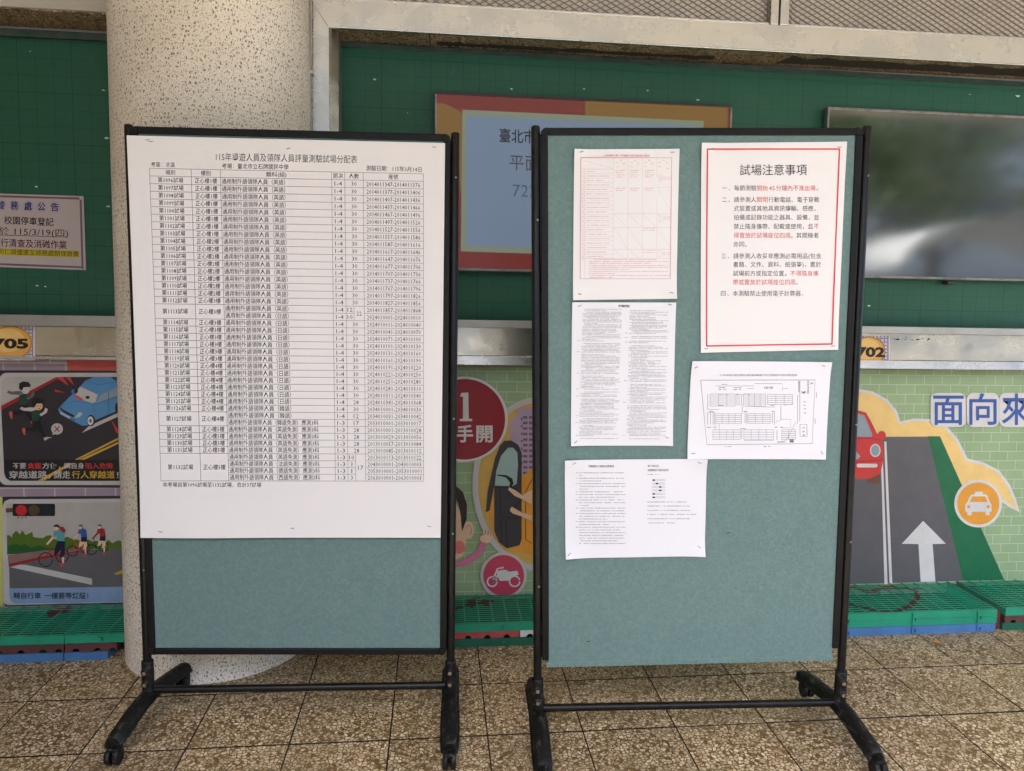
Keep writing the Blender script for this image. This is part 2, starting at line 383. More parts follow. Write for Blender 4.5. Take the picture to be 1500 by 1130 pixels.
def greek(b, mp, x0, x1, y0, y1, h, m, lift, seed, pitch=1.6, gap=.12):
    """lettering too small to read in the photograph: a broken line of tiny marks"""
    r = random.Random(seed); x = x0
    while x < x1-.3:
        wd = pitch*r.uniform(.55, .8); 
        if r.random() > gap:
            t = (x-x0)/max(1e-6, x1-x0); yy = y0+(y1-y0)*t; hh = h*r.uniform(.55, 1)
            b.faces([mp(x, yy+hh/2, lift), mp(x+wd, yy+hh/2, lift), mp(x+wd, yy-hh/2, lift), mp(x, yy-hh/2, lift)], [(0, 1, 2, 3)], m)
        x += pitch

# ================================================================= LARGE STRUCTURE
# --- floor: one sloping bed with square terrazzo tiles laid on it
FM = Matrix(((1, 0, 0, 0), (0, 1, 0, 0), (SX, SY, 1, 0), (0, 0, 0, 1)))
b = MB(); b.faces([(-4.5, -3.5, -.0035), (7.5, -3.5, -.0035), (7.5, 1, -.0035), (-4.5, 1, -.0035)], [(0, 1, 2, 3)], 'joint_dirt_and_shade')
b.v = [tuple(FM @ Vector(v)) for v in b.v]
floor = b.build('floor', kind='structure')
tb = MB(); h = .1489
hy = .1484
tb.faces([(sx_*(h-q), sy__*(hy-q), z) for q, z in ((.0012, 0), (0, -.0012), (0, -.0034)) for sx_, sy__ in ((-1, -1), (1, -1), (1, 1), (-1, 1))],
         [(0, 1, 2, 3), (4, 5, 1, 0), (5, 6, 2, 1), (6, 7, 3, 2), (7, 4, 0, 3), (8, 9, 5, 4), (9, 10, 6, 5), (10, 11, 7, 6), (11, 8, 4, 7)], 'floor_terrazzo')
tb.mid('joint_dirt_and_shade'); tb.mi = [0]+[1]*8; tile_me = tb.mesh('tile'); slope = Vector((-SX, -SY, 1)).normalized()
rotq = Vector((0, 0, 1)).rotation_difference(slope)
for i in range(-9, 13):
    for j in range(-6, 2):
        x, y = (i+.5)*.3+rnd.uniform(-.0006, .0006), (j+.5)*.3+rnd.uniform(-.0006, .0006)
        mt = Matrix.Translation((x, y, fz(x, y)+rnd.uniform(-.0005, .0003))) @ rotq.to_matrix().to_4x4() @ Matrix.Rotation(rnd.uniform(-.0012, .0012), 4, 'Z')
        link('tile', tile_me, floor, mt)
b = MB()   # the paving goes on behind and beside the tiles that can be told apart
for x0, x1, y0, y1 in ((-4.5, -2.7, -3.5, .6), (3.9, 7.5, -3.5, .6), (-2.7, 3.9, -3.5, -1.8)):
    b.faces([(x0, y0, fz(x0, y0)), (x1, y0, fz(x1, y0)), (x1, y1, fz(x1, y1)), (x0, y1, fz(x0, y1))], [(0, 1, 2, 3)], 'floor_far')
b.build('paving', floor, kind='stuff')
b = MB(); b.box(-4.5, 7.5, -3.65, -3.502, -.5, fz(0, -3.5)-.02, 'concrete'); b.build('step', kind='structure')
b = MB(); b.faces([(-300, -400, -.40), (300, -400, -.40), (300, -3.6, -.40), (-300, -3.6, -.40)], [(0, 1, 2, 3)], 'concrete')
b.build('ground', kind='structure')
# --- ceiling of the arcade
b = MB(); b.box(-4.5, 7.5, -3.5, 1.0, 3.45, 3.7, 'ceiling_paint'); b.box(-4.5, 7.5, -3.5, -3.35, 3.38, 3.449, 'ceiling_paint'); b.build('ceiling', kind='structure')
# --- two unseen walls added to keep light off the left side
b = MB(); b.box(-3.3, -3.1, -3.5, .55, -.5, 3.449, 'wall_paint'); b.build('unseen_shade_wall', kind='structure')
b = MB(); b.box(-3.099, -2.2, -3.4, -3.15, -.35, 3.249, 'wall_paint'); b.build('unseen_shade_block', kind='structure')  # second added block, out of view, deepens the shade at the left

# --- back wall with two display recesses
YF, YB, YM, YS = .46, .60, .557, .495
wall = empty('back_wall', (0, .62, 0), label='school arcade wall clad in terrazzo behind the two notice stands', cat='wall', kind='thing')
off = Matrix.Translation((0, -.62, 0))
def wpart(name, b, **k): return b.build(name, wall, off, **k)
b = MB(); b.box(-4.5, 7.5, YM+.006, .9, -.2, 1.09, 'wall_paint'); wpart('lower_wall', b)
b = MB(); b.box(-4.5, 7.5, .64, .9, 1.0905, 2.80, 'wall_paint'); wpart('recess_wall', b)
SOF = 2.372
b = MB(); b.box(-4.5, 7.5, .47, .638, SOF+.006, SOF+.10, 'joint_dirt_and_shade'); wpart('lintel', b)
x = -4.4   # tiled underside of the lintel
while x < 5:
    b = MB(); b.box(x, x+.297, .468, .636, SOF, SOF+.0055, 'floor_terrazzo'); wpart('tile', b); x += .3
b = MB(); b.box(-4.5, 7.5, .52, .9, 2.82, 3.35, 'wall_paint'); wpart('upper_wall', b)

# --- stainless steel surround
fr = empty('steel_surround', (0, YF, 1.1), label='stainless steel surround framing the green board recess, with wide top beam', cat='frame')
fo = Matrix.Translation((0, -YF, -1.1))
def fpart(name, b, par=None, **k): return b.build(name, par or fr, fo, **k)
XJ0, XJ1 = -.652, -.579     # jamb faces
def zat(px, py, Y): return onY(px, py, Y).z
BZ = 2.470
b = MB(); b.faces([(XJ0, YF, BZ), (XJ1, YF, SOF-.006), (5.5, YF, SOF-.006), (5.5, YF, BZ)], [(0, 1, 2, 3)], 'steel')
b.faces([(XJ1, YF+.001, SOF-.006), (5.5, YF+.001, SOF-.006), (5.5, YF+.012, SOF-.006), (XJ1, YF+.012, SOF-.006)], [(0, 1, 2, 3)], 'steel_mirror')
b.faces([(XJ0, YF, BZ), (5.5, YF, BZ), (5.5, YF+.06, BZ), (XJ0, YF+.06, BZ)], [(0, 1, 2, 3)], 'steel'); fpart('top_beam', b)
b = MB(); b.tube([(XJ1-.002, YF-.001, SOF-.004), (5.5, YF-.001, SOF-.004)], .0035, 'steel', 8); fpart('beam_edge', b)
b = MB(); b.faces([(XJ0-.0008, YF, BZ), (XJ0-.0008, YF, 1.15), (XJ1-.001, YF, 1.15), (XJ1-.001, YF, SOF-.007)], [(0, 1, 2, 3)], 'steel'); fpart('side_jamb', b)
b = MB(); b.faces([(XJ1, YF+.001, SOF-.006), (XJ1, YF+.001, 1.2), (-.549, YF+.037, 1.2), (-.549, YF+.037, SOF-.006)], [(0, 1, 2, 3)], 'steel_mirror')
b.box(-.555, -.5495, YF+.038, YB-.001, 1.2, SOF-.006, 'steel_band'); fpart('jamb_reveal', b)
# lower rail and the stainless strip under it
for x0, x1 in ((XJ1, 5.5),):
    b = MB(); b.box(x0, x1, YF+.012, YB, 1.243, 1.2735, 'steel_band', bev=.002); fpart('lower_rail', b)
    b = MB(); b.box(x0, x1, YS, YS+.05, 1.131, 1.2425, 'steel_mirror'); fpart('strip_panel', b)
    b = MB(); b.box(x0, x1, YS-.006, YM+.004, 1.092, 1.129, 'steel', bev=.002); fpart('strip_lip', b)
fl = empty('steel_surround', (-2, YF, 1.1), label='dull steel ledge and beam round the dark green board left of the pillar', cat='frame')
flo = Matrix.Translation((2, -YF, -1.1))
for nm, (y0, y1, z0, z1, mt) in {'top_beam': (YF, YF+.06, SOF-.006+.012, 3.0, 'wall_paint'), 'lower_rail': (YF+.012, YB, 1.224, 1.266, 'steel_band'), 'strip_panel': (YS, YS+.05, 1.112, 1.2235, 'steel_mirror'), 'strip_lip': (YS-.004, YM+.004, 1.097, 1.110, 'steel')}.items():
    b = MB(); b.box(-4.4, -1.02, y0, y1, z0, z1, mt, bev=.0015); b.build(nm, fl, flo)
# perforated screens above the beam
zt = 2.95
for k, (x0, x1) in enumerate(((-.55, 1.152), (1.235, 3.05))):
    g = empty('mesh_screen', ((x0+x1)/2, YF, BZ), label=('long expanded metal mesh screen above the lit television, ending at the steel mullion', 'expanded metal mesh screen at the top right corner above the dark television')[k], cat='screen', group='mesh screens above the steel beam')
    go = Matrix.Translation((-(x0+x1)/2, -YF, -BZ))
    b = MB(); b.box(x0, x1, YF+.03, YF+.034, BZ+.003, zt, 'screen_backing'); b.build('backing_sheet', g, go)
    b = MB(); b.box(x0, x1, YF+.004, YF+.03, BZ+.002, BZ+.010, 'steel', bev=.001); b.build('edge_strip', g, go)
    b = MB(); dw, dh = .0415, .0215; nx = int((x1-x0)/dw)+2; nz = 10
    for r_ in range(nz):
        for q in range(nx):
            for sgn in (1, -1):
                xa = x0 + q*dw; za = BZ+.011 + r_*dh
                p = [(xa-dw/2, za if sgn > 0 else za+dh), (xa-dw*.12, za+(dh*.5)*(1 if sgn > 0 else 1) - sgn*dh*.06), (xa+dw*.12, za+dh*.5+sgn*dh*.06), (xa+dw/2, za+dh if sgn > 0 else za)]
                p = [(min(max(a, x0), x1), c) for a, c in p]
                if p[0][0] == p[-1][0]: continue
                for (xa_, za_), (xb_, zb_) in ((p[0], p[-1]),):
                    d = Vector((xb_-xa_, 0, zb_-za_)).normalized(); nrm = Vector((-d.z, 0, d.x))*.0014
                    A = Vector((xa_, YF+.014, za_)); Bp = Vector((xb_, YF+.014, zb_)); bk = Vector((0, .006, 0))
                    b.faces([A-nrm, Bp-nrm, Bp+nrm, A+nrm, A-nrm+bk, Bp-nrm+bk], [(0, 1, 2, 3), (0, 4, 5, 1)], 'lattice_wire')
    o = b.build('wire_lattice', g, go, kind='stuff')
mu = empty('mullion', (1.19, YF, BZ), label='steel mullion between the two mesh screens above the beam', cat='mullion')
mo = Matrix.Translation((-1.19, -YF, -BZ))
for x0, x1 in ((1.155, 1.188), (1.195, 1.232)):
    b = MB(); b.box(x0, x1, YF-.002, YF+.05, BZ+.001, zt, 'steel', bev=.003); b.build('mullion_bar', mu, mo)
b = MB(); b.box(1.188, 1.195, YF+.006, YF+.05, BZ+.001, zt, 'glue_and_shade_black'); b.build('painted_gap_shade', mu, mo)  # black filler strip, shade between the two bars put into its colour

# --- green boards
def scrap(par, mo_, px, py, Y, r_):
    p = onY(px, py, Y); b = MB(); rr = random.Random(int(px*7+py)); n = 7; k = r_/FPX*2
    v = [(p.x+k*math.cos(2*PI*i/n)*rr.uniform(.5, 1.6), Y-.002-rr.uniform(0, .003), p.z+k*.6*math.sin(2*PI*i/n)*rr.uniform(.4, 1.3)) for i in range(n)]
    b.faces(v, [list(range(n))], 'white_plastic'); b.build('paper_scrap', par, mo_)
gb = empty('green_board', (1.5, YB, 1.27), label='long green grid-lined pin board holding both televisions', cat='pin board')
mo = Matrix.Translation((-1.5, -YB, -1.27))
b = MB(); b.faces([(-.55, YB, 1.2735), (5.5, YB, 1.2735), (5.5, YB, 2.250), (-.55, YB, 2.345)], [(0, 1, 2, 3)], 'green_board')
b.v = [(-.55, YB, 1.2735), (5.5, YB, 1.2735), (5.5, YB, 2.31), (-.55, YB, 2.345)]
b.faces([(-.55, YB, 2.345), (5.5, YB, 2.31), (5.5, YB+.03, 2.31), (-.55, YB+.03, 2.345)], [(0, 1, 2, 3)], 'green_board'); b.build('board_sheet', gb, mo)
b = MB(); b.faces([(-.55, YB-.006, 2.347), (5.5, YB-.006, 2.312), (5.5, YB-.004, 2.332), (-.55, YB-.004, 2.366)], [(0, 1, 2, 3)], 'green_trim')
b.faces([(-.55, YB-.004, 2.366), (5.5, YB-.004, 2.332), (5.5, YB+.03, 2.332), (-.55, YB+.03, 2.366)], [(0, 1, 2, 3)], 'green_trim'); b.build('top_trim', gb, mo)
for px, py, r_ in ((549, 117, 4), (749.5, 131, 3), (855, 131, 2.5), (948, 133, 2.5), (1022, 147, 4), (1490, 141, 5), (1420, 139, 2), (1272, 448, 3), (597, 166, 1.5)): scrap(gb, mo, px, py, YB, r_)
gl = empty('green_board', (-2.4, YB, 1.27), label='dark green pin board left of the round pillar holding a notice', cat='pin board')
mo = Matrix.Translation((2.4, -YB, -1.27))
b = MB(); b.faces([(-4.3, YB, 1.2665), (-1.0, YB, 1.2665), (-1.0, YB, 2.317), (-4.3, YB, 2.317)], [(0, 1, 2, 3)], 'green_board'); b.build('board_sheet', gl, mo)
b = MB(); b.box(-4.3, -1.0, YB-.02, YB, 2.318, 2.345, 'green_trim', bev=.002); b.build('top_trim', gl, mo)
for px, py, r_ in ((54, 274, 4), (152, 133, 3), (159, 303, 4), (157, 203, 4), (55, 419, 2.5), (67, 420, 2), (136, 54, 2.5), (45, 76, 1.5)): scrap(gl, mo, px, py, YB, r_)
# dried glue under the beam
for px0, py0, px1, py1 in ((640, 66, 720, 70), (720, 64, 1045, 84)):
    A = onY(px0, py0, .58); B_ = onY(px1, py1, .58); b = MB(); n = 24; r_ = random.Random(3)
    v = []; 
    for i in range(n): v.append((A.x+(B_.x-A.x)*i/(n-1), .60-.012*r_.random(), SOF-.0012))
    for i in range(n)[::-1]: v.append((A.x+(B_.x-A.x)*i/(n-1), .545+.02*r_.random(), SOF-.0012))
    b.faces(v, [list(range(2*n))[::-1]], 'glue_and_shade_black'); wpart('glue_smear', b)
b = MB(); v = []; r_ = random.Random(5)
for i in range(30): v.append((1.24+2.2*i/29, .60-.01*r_.random(), SOF-.0012))
for i in range(30)[::-1]: v.append((1.28+2.2*i/29, .50+.035*r_.random(), SOF-.0012))
b.faces(v, [list(range(60))[::-1]], 'glue_and_shade_black'); wpart('glue_smear', b)

# --- round pillar
pc, pr = Vector((-.989, .41)), .3425
b = MB(); n = 96; zs = [-.1, .02, .4, 1, 1.6, 2.2, 2.8, 3.449]; v = []
for z in zs:
    for k in range(n): v.append((pr*math.cos(2*PI*k/n), pr*math.sin(2*PI*k/n), z))
b.faces(v, [(i*n+k, i*n+(k+1) % n, (i+1)*n+(k+1) % n, (i+1)*n+k) for i in range(len(zs)-1) for k in range(n)], 'terrazzo', True)
pil = b.build('round_pillar', mtx=Matrix.Translation((pc.x, pc.y, 0)), label='round pillar of cream speckled terrazzo behind the left notice stand', cat='pillar', kind='thing')
# cable running down beside the pillar
cb_ = empty('cable', (-.62, .44, 1.2), label='pale thin cable run clipped down the right side of the round pillar', cat='cable')
mo = Matrix.Translation((.62, -.44, -1.2))
for d, k in ((0, 0), (.009, 1)):
    pts = []
    for i in range(24):
        z = 1.2 + i*.09; pts.append((-.654+d+.002*math.sin(i*.9+k*2), YF-.012, z))
    b = MB(); b.tube(pts, .0035, 'cable_grey', 8); b.build('wire', cb_, mo)
p = onY(455, 105, YF-.02); b = MB(); b.box(p.x-.006, p.x+.008, YF-.024, YF-.002, p.z-.006, p.z+.004, 'white_plastic', bev=.001); b.build('cable_clip', cb_, mo)

# ================================================================= TELEVISIONS
def tv(x0, x1, z0, z1, label, on):
    Y = .56; t = empty('television', ((x0+x1)/2, YB, z0), label=label, cat='television')
    mo = Matrix.Translation((-(x0+x1)/2, -YB, -z0)); e = .011
    b = MB(); b.box(x0+e, x1-e, Y+.004, YB-.001, z0+e, z1-e, 'bezel_black'); b.build('casing', t, mo)
    for nm, a in (('bezel_bar', (x0, x1, z1-e, z1)), ('bezel_bar', (x0, x1, z0, z0+e)), ('bezel_bar', (x0, x0+e*.8, z0+e, z1-e)), ('bezel_bar', (x1-e*.8, x1, z0+e, z1-e))):
        b = MB(); b.box(a[0], a[1], Y-.004, Y+.028, a[2], a[3], 'bezel' if not (nm == 'bezel_bar' and a[3] == z1 and on) else 'bezel_black', bev=.0015); b.build(nm, t, mo)
    b = MB(); b.faces([(x0+e*.8, Y, z0+e), (x1-e*.8, Y, z0+e), (x1-e*.8, Y, z1-e), (x0+e*.8, Y, z1-e)], [(0, 1, 2, 3)], 'screen_off' if not on else 'lit_red'); b.build('display', t, mo)
    return t, mo
for nm, c in {'red': (128, 52, 46), 'red_low': (120, 36, 30), 'gold': (140, 104, 50), 'sage': (140, 150, 128), 'blue': (128, 146, 172), 'blue_deep': (104, 128, 156), 'dark': (34, 36, 44), 'brown': (78, 62, 62), 'slate': (72, 84, 104)}.items(): screen_ink(nm, *c)
tv1, mo = tv(-.180, 1.050, 1.474, 2.181, 'lit wall television with blue panel and gold and red border, half behind the right stand', True)
def m1(px, py, l): p = onY(px, py, .56); return Vector((p.x-.435, -.04-l, p.z-1.474))
P1 = Print(m1, tv1)
zz = zoom(630, 140, 4.345)
P1.shape('gold_band', [zz(*q) for q in [(40, 48), (90, 52), (140, 72), (185, 100), (205, 120), (205, 560), (192, 620), (186, 500), (30, 500)]], 'lit_gold', .0006)
P1.shape('gold_band', [(857, 146), (1066, 156), (1060, 390), (1015, 390), (1015, 182), (857, 172)], 'lit_gold', .0006)
P1.shape('screen_border', [(677.3, 161), (1030.6, 177.6), (1026, 380), (674.9, 368.5)], 'lit_sage', .0012)
P1.shape('blue_panel', [(683.4, 170.2), (1021, 185.5), (1017, 371), (682.6, 360)], 'lit_blue', .0018)
text('tv1', '臺北市', 731.5, 199, 784, 202, 19, m1, 'lit_dark', tv1, .0026, .012, 3)
text('tv1', '平面', 746.5, 238.5, 790, 240.5, 22, m1, 'lit_brown', tv1, .0026, 0, 3)
text('tv1', '722', 751, 279, 786, 280.5, 22.5, m1, 'lit_slate', tv1, .0026, -.01, 3)
tv2, mo2 = tv(1.466, 2.70, 1.482, 2.192, 'switched off wall television reflecting trees, at the right edge of the green board', False)
b = MB(); p = onY(1383, 415, YB); b.box(p.x-.015, p.x+.018, .555, .59, p.z-.008, p.z+.005, 'bezel_black', bev=.002); b.build('sensor', tv2, mo2)

# ================================================================= NOTICE ON THE LEFT BOARD
Yn = YB-.004
nt = empty('notice_sheet', onY(41, 393, Yn), label='white office notice with purple border and yellow highlighted line on the dark green board', cat='notice')
def mn(px, py, l):
    p = onY(px, py, Yn); return Vector((p.x, Yn-l, p.z)) - nt.location
def sheet(mp, q, m, nx=24, nz=24, disp=None, name='paper_sheet', par=None):
    b = MB(); v = []
    for j in range(nz+1):
        for i in range(nx+1):
            s_, t_ = i/nx, j/nz
            px = (q[0][0]*(1-s_)+q[1][0]*s_)*(1-t_) + (q[3][0]*(1-s_)+q[2][0]*s_)*t_
            py = (q[0][1]*(1-s_)+q[1][1]*s_)*(1-t_) + (q[3][1]*(1-s_)+q[2][1]*s_)*t_
            v.append(mp(px, py, disp(s_, t_) if disp else 0))
    b.faces(v, [(j*(nx+1)+i, (j+1)*(nx+1)+i, (j+1)*(nx+1)+i+1, j*(nx+1)+i+1) for j in range(nz) for i in range(nx)], m, True)
    return b.build(name, par)
worn('notice_stock', (.42, .37, .38, 1), .6, 0, 5, .1); MT['notice_purple'] = flat('purple', 150, 125, 150); flat('navy', 40, 55, 120, .8); flat('circle', 190, 182, 200, .75); flat('yellow_mark', 205, 190, 40, .8); flat('maroon_text', 100, 45, 50, .8); flat('olive', 90, 75, 20, .8)
sheet(mn, [(-42, 282.5), (122.5, 287.5), (126, 396), (-40, 390)], 'notice_stock', 8, 6, None, par=nt)
Pn = Print(mn, nt)
zz = zoom(0, 270, 7.535)
Pn.strokes('printed_border', [[(-36, 286.8), zz(890, 160)], [zz(890, 152), zz(912, 925)], [zz(912, 918), (-34, 386)]], 3.0, 'ink_purple', .0006)
for k, (cx, ch) in enumerate(((1.6, '總'), (21.5, '務'), (41.3, '處'), (61, '公'), (80.6, '告'))):
    cy = 301.6 + (cx-21.5)*.035
    Pn.shape('printed_disc', ell(cx, cy, 8.6, 8.6, 24), 'ink_circle', .0005)
    text('nt', ch, cx-5.6, cy, cx+5.6, cy+.3, 11.5, mn, 'ink_navy', nt, .001, .02, 2)
text('nt', '校園停車登記', 6.4, 322.8, 78.7, 326, 11, mn, 'ink_deep', nt, .001, .008, 2)
text('nt', '於 115/3/19(四)', -1.5, 338.5, 100, 342, 11, mn, 'ink_maroon_text', nt, .001, 0, 2)
Pn.strokes('underline', [[(-8, 344.3), (100, 347.6)]], .8, 'ink_maroon_text', .0008)
text('nt', '進行清查及消磁作業', -11, 355.5, 98, 359.5, 11.5, mn, 'ink_maroon_text', nt, .001, .008, 2)
Pn.shape('yellow_highlight', [(-34, 363.2), (116.5, 367.8), (116.5, 377.4), (-34, 373)], 'ink_yellow_mark', .0006)
text('nt', '有需求同仁請儘速至總務處辦理繳費', -30, 367.8, 115.5, 372.6, 7.8, mn, 'ink_olive', nt, .0012, 0, 2)
for (px, py, m_) in ((119, 291.5, 'white_plastic'), (121.5, 392.5, 'plastic_blue')):
    p = mn(px, py, 0); b = MB(); b.tube([p, p+Vector((0, -.004, 0)), p+Vector((0, -.005, 0)), p+Vector((0, -.010, 0))], [.004, .004, .0025, .003], m_, 10); b.build('push_pin', nt)

# ================================================================= PRINTED WALL PANELS
def wallthing(name, px, py, Y, **k):
    base = onY(px, py, Y); o = empty(name, base, **k)
    def mp(x, y, l): p = onY(x, y, Y); return Vector((p.x, Y-l, p.z)) - base
    return o, mp
worn('panel_edge', (.35, .34, .32, 1), .6)
def slab(o, mp, q, m, th=.004):
    A = [mp(x, y, 0) for x, y in q]; B = [p+Vector((0, th, 0)) for p in A]; b = MB()
    b.faces(A, [(3, 2, 1, 0)], m); b.faces(A+B, [(0, 1, 5, 4), (1, 2, 6, 5), (2, 3, 7, 6), (3, 0, 4, 7)], 'panel_edge'); return b.build('panel_board', o)
for nm, c in {'white': (225, 222, 220), 'offwhite': (205, 200, 196), 'road': (100, 98, 102), 'verge': (30, 110, 72), 'orange_soft': (250, 212, 135), 'orange': (240, 165, 60), 'red': (215, 60, 60), 'crimson': (150, 22, 40), 'pink': (205, 70, 100), 'blue_text': (60, 95, 170),
              'glass': (150, 165, 175), 'brown': (110, 75, 55), 'skin': (240, 200, 165), 'hair': (45, 30, 32), 'door': (62, 60, 64), 'doorline': (25, 24, 26), 'tan': (225, 180, 90), 'lilac': (190, 165, 185), 'lilac_dark': (120, 100, 125), 'sleeve': (215, 120, 160), 'mint': (170, 195, 190), 'cheek': (235, 130, 120),
              'asphalt': (52, 46, 52), 'black': (28, 26, 28), 'carblue': (90, 150, 200), 'carblue2': (60, 115, 165), 'salmon': (205, 92, 82), 'kerbred': (160, 40, 42), 'leafgreen': (85, 115, 35), 'leafdark': (40, 95, 45), 'sky': (190, 185, 178), 'pavepink': (150, 115, 112), 'captionblue': (140, 165, 200), 'teal': (95, 165, 165), 'shirtblue': (50, 95, 165), 'navy2': (28, 28, 60), 'yellow': (215, 175, 60), 'lamp_red': (205, 45, 50), 'lamp_amber': (85, 70, 45), 'lamp_dark': (25, 35, 40), 'greendk': (35, 70, 55), 'sticker_orange': (232, 175, 90), 'sticker_light': (245, 200, 120), 'gingham': (120, 105, 160), 'lemon': (215, 210, 110), 'midgrey': (105, 102, 104)}.items(): flat(nm, *c, k=.84)

# --- green brick panel (middle and right)
mg, mp = wallthing('mural_panel', 1100, 868, YM, label='green brick patterned road safety mural low on the wall behind the right stand', cat='mural')
slab(mg, mp, [(470, 536), (1800, 545), (1800, 850), (470, 885)], 'mural_green')
P = Print(mp, mg)
z7 = zoom(1200, 440, 2.173); Z = lambda pts: [z7(*q) for q in pts]
top = [(40, 300), (90, 288), (125, 287), (170, 295), (215, 320), (243, 355), (256, 390), (300, 381), (350, 383), (400, 402), (438, 445), (455, 480), (470, 508), (520, 520), (570, 545), (603, 590), (622, 635), (634, 672)]
P.shape('printed_cloud', Z(top + [(590, 640), (545, 600), (450, 590), (383, 436), (40, 436)]), 'ink_orange_soft', .0006)
P.strokes('cloud_outline', [Z(top + [(608, 655), (575, 632)])], 4.2, 'ink_white', .0010)
P.shape('printed_road', Z([(30, 436), (345, 434), (458, 893), (30, 905)]), 'ink_road', .0014)
P.shape('printed_verge', Z([(345, 433), (384, 433), (588, 890), (458, 893)]), 'ink_verge', .0014)
P.shape('lane_line', Z([(196, 510), (202, 510), (217, 904), (207, 904)]), 'ink_white', .0020)
P.shape('lane_line', Z([(206, 450), (213, 450), (232, 903), (223, 903)]), 'ink_white', .0020)
P.shape('road_arrow', Z([(330, 702), (402, 775), (360, 776), (369, 895), (322, 896), (315, 776), (262, 775)]), 'ink_white', .0020)
P.shape('printed_tyre', Z(rrect(152, 545, 193, 583, 10)), 'ink_brown', .0022)
P.shape('printed_car', Z([(40, 352), (122, 350), (146, 358), (160, 382), (178, 418), (197, 440), (204, 470), (201, 520), (193, 552), (160, 567), (40, 568)]), 'ink_red', .0028)
P.shape('car_mirror', Z(ell(198, 431, 13, 15, 20)), 'ink_red', .0034)
P.shape('car_windscreen', Z([(40, 362), (122, 361), (142, 366), (168, 428), (166, 435), (40, 433)]), 'ink_glass', .0034)
P.shape('car_headlight', Z(ell(177, 478, 17, 21, 24)), 'ink_white', .0034); P.shape('car_headlight', Z(ell(177, 478, 13, 17, 24)), 'ink_glass', .0040)
P.shape('car_bumper', Z(rrect(118, 520, 184, 532, 5)), 'ink_white', .0034)
P.shape('car_grille', Z([(60, 480), (118, 482), (130, 497), (122, 506), (60, 508)]), 'ink_glass', .0034)
P.strokes('car_outline', [Z([(122, 352), (146, 358), (160, 382), (178, 418)]), Z([(112, 440), (170, 440), (196, 446)]), Z([(112, 515), (150, 512), (200, 508)])], .8, 'ink_crimson', .0042)
P.shape('taxi_badge', Z(ell(505, 647, 76, 76, 48)), 'ink_white', .0022); P.shape('taxi_badge', Z(ell(505, 647, 67, 67, 48)), 'ink_orange', .0028)
P.shape('taxi_symbol', Z([(495, 609), (518, 609), (520, 617), (532, 619), (541, 641), (547, 650), (547, 672), (541, 673), (541, 684), (528, 684), (527, 673), (484, 673), (483, 684), (470, 684), (469, 673), (463, 672), (463, 650), (470, 641), (480, 619), (493, 617)]), 'ink_white', .0034)
P.shape('taxi_window', Z([(486, 624), (527, 624), (534, 642), (477, 642)]), 'ink_orange', .0040)
for cx in (474, 536): P.shape('taxi_lamp', Z(ell(cx, 657, 5, 5, 14)), 'ink_orange', .0040)
for (ch, x0, x1) in (('面', 360, 457), ('向', 475, 562), ('來', 578, 672), ('車', 690, 786)):
    a = z7(x0, 349); c = z7(x1, 349)
    P.shape('letter_outline', rrect(a[0]-3.5, a[1]-25, c[0]+3.5, c[1]+25, 10), 'ink_white', .0046)
    text('mgb'+ch, ch, a[0], a[1], c[0], c[1], 43, mp, 'ink_blue_text', mg, .0056, .012, 4, 'letter')
# middle part
z6 = zoom(660, 540, 3.323); Z6 = lambda pts: [z6(*q) for q in pts]
P.shape('printed_scene', Z6(ell(440, 560, 305, 395, 60)), 'ink_tan', .0008)
P.shape('printed_tower', Z6([(288, 262), (330, 205), (345, 190), (520, 175), (520, 560), (345, 520), (290, 500)]), 'ink_lilac', .0014)
b = MB()
for r_ in range(11):
    for c_ in range(4):
        q = Z6([(352+c_*30, 232+r_*27), (374+c_*30, 232+r_*27), (374+c_*30, 244+r_*27), (352+c_*30, 244+r_*27)])
        b.faces([mp(x, y, .0020) for x, y in q], [(3, 2, 1, 0)], 'ink_lilac_dark')
b.build('tower_windows', mg)
for c_ in range(7): P.shape('tower_window', Z6([(342, 240+c_*36), (350, 240+c_*36), (350, 252+c_*36), (342, 252+c_*36)]), 'ink_lilac_dark', .0020)
P.shape('printed_taxi', Z6([(395, 485), (355, 520), (335, 600), (310, 860), (300, 888), (330, 895), (520, 930), (520, 480)]), 'ink_orange', .0022)
P.shape('printed_taxi', Z6([(212, 575), (185, 700), (212, 788), (240, 870), (240, 575)]), 'ink_orange', .0022)
P.shape('taxi_door', Z6([(262, 352), (295, 350), (330, 372), (346, 410), (346, 830), (335, 860), (275, 875), (235, 845), (212, 790), (212, 575), (190, 690), (172, 700), (180, 600), (215, 440), (240, 375)]), 'ink_door', .0028)
P.shape('door_glass', Z6([(280, 385), (305, 385), (325, 410), (328, 470), (322, 560), (300, 572), (215, 570), (222, 500), (245, 425)]), 'ink_mint', .0034)
P.shape('door_mirror', Z6([(225, 515), (270, 518), (300, 535), (306, 560), (296, 575), (285, 575), (290, 555), (270, 530), (225, 520)]), 'ink_doorline', .0040)
P.strokes('door_line', [Z6([(215, 575), (330, 585)]), Z6([(240, 590), (245, 720), (320, 730)]), Z6([(245, 735), (250, 850)]), Z6([(270, 735), (275, 870)]), Z6([(290, 690), (345, 640)]), Z6([(395, 540), (365, 600), (365, 830), (395, 850)])], 1.0, 'ink_doorline', .0040)
for arm in ([(395, 590), (395, 660), (355, 640), (310, 620), (278, 590), (285, 576), (315, 590), (350, 615)], [(395, 715), (395, 742), (350, 722), (300, 705), (286, 690), (296, 670), (315, 680), (350, 700)]):
    P.shape('printed_arm', Z6(arm), 'ink_skin', .0046); P.strokes('arm_outline', [Z6(arm[2:])], .8, 'ink_doorline', .0050)
P.strokes('scene_ring', [Z6(ell(440, 560, 320, 410, 60, PI*.5, PI*1.6))], 8.5, 'ink_offwhite', .0052)
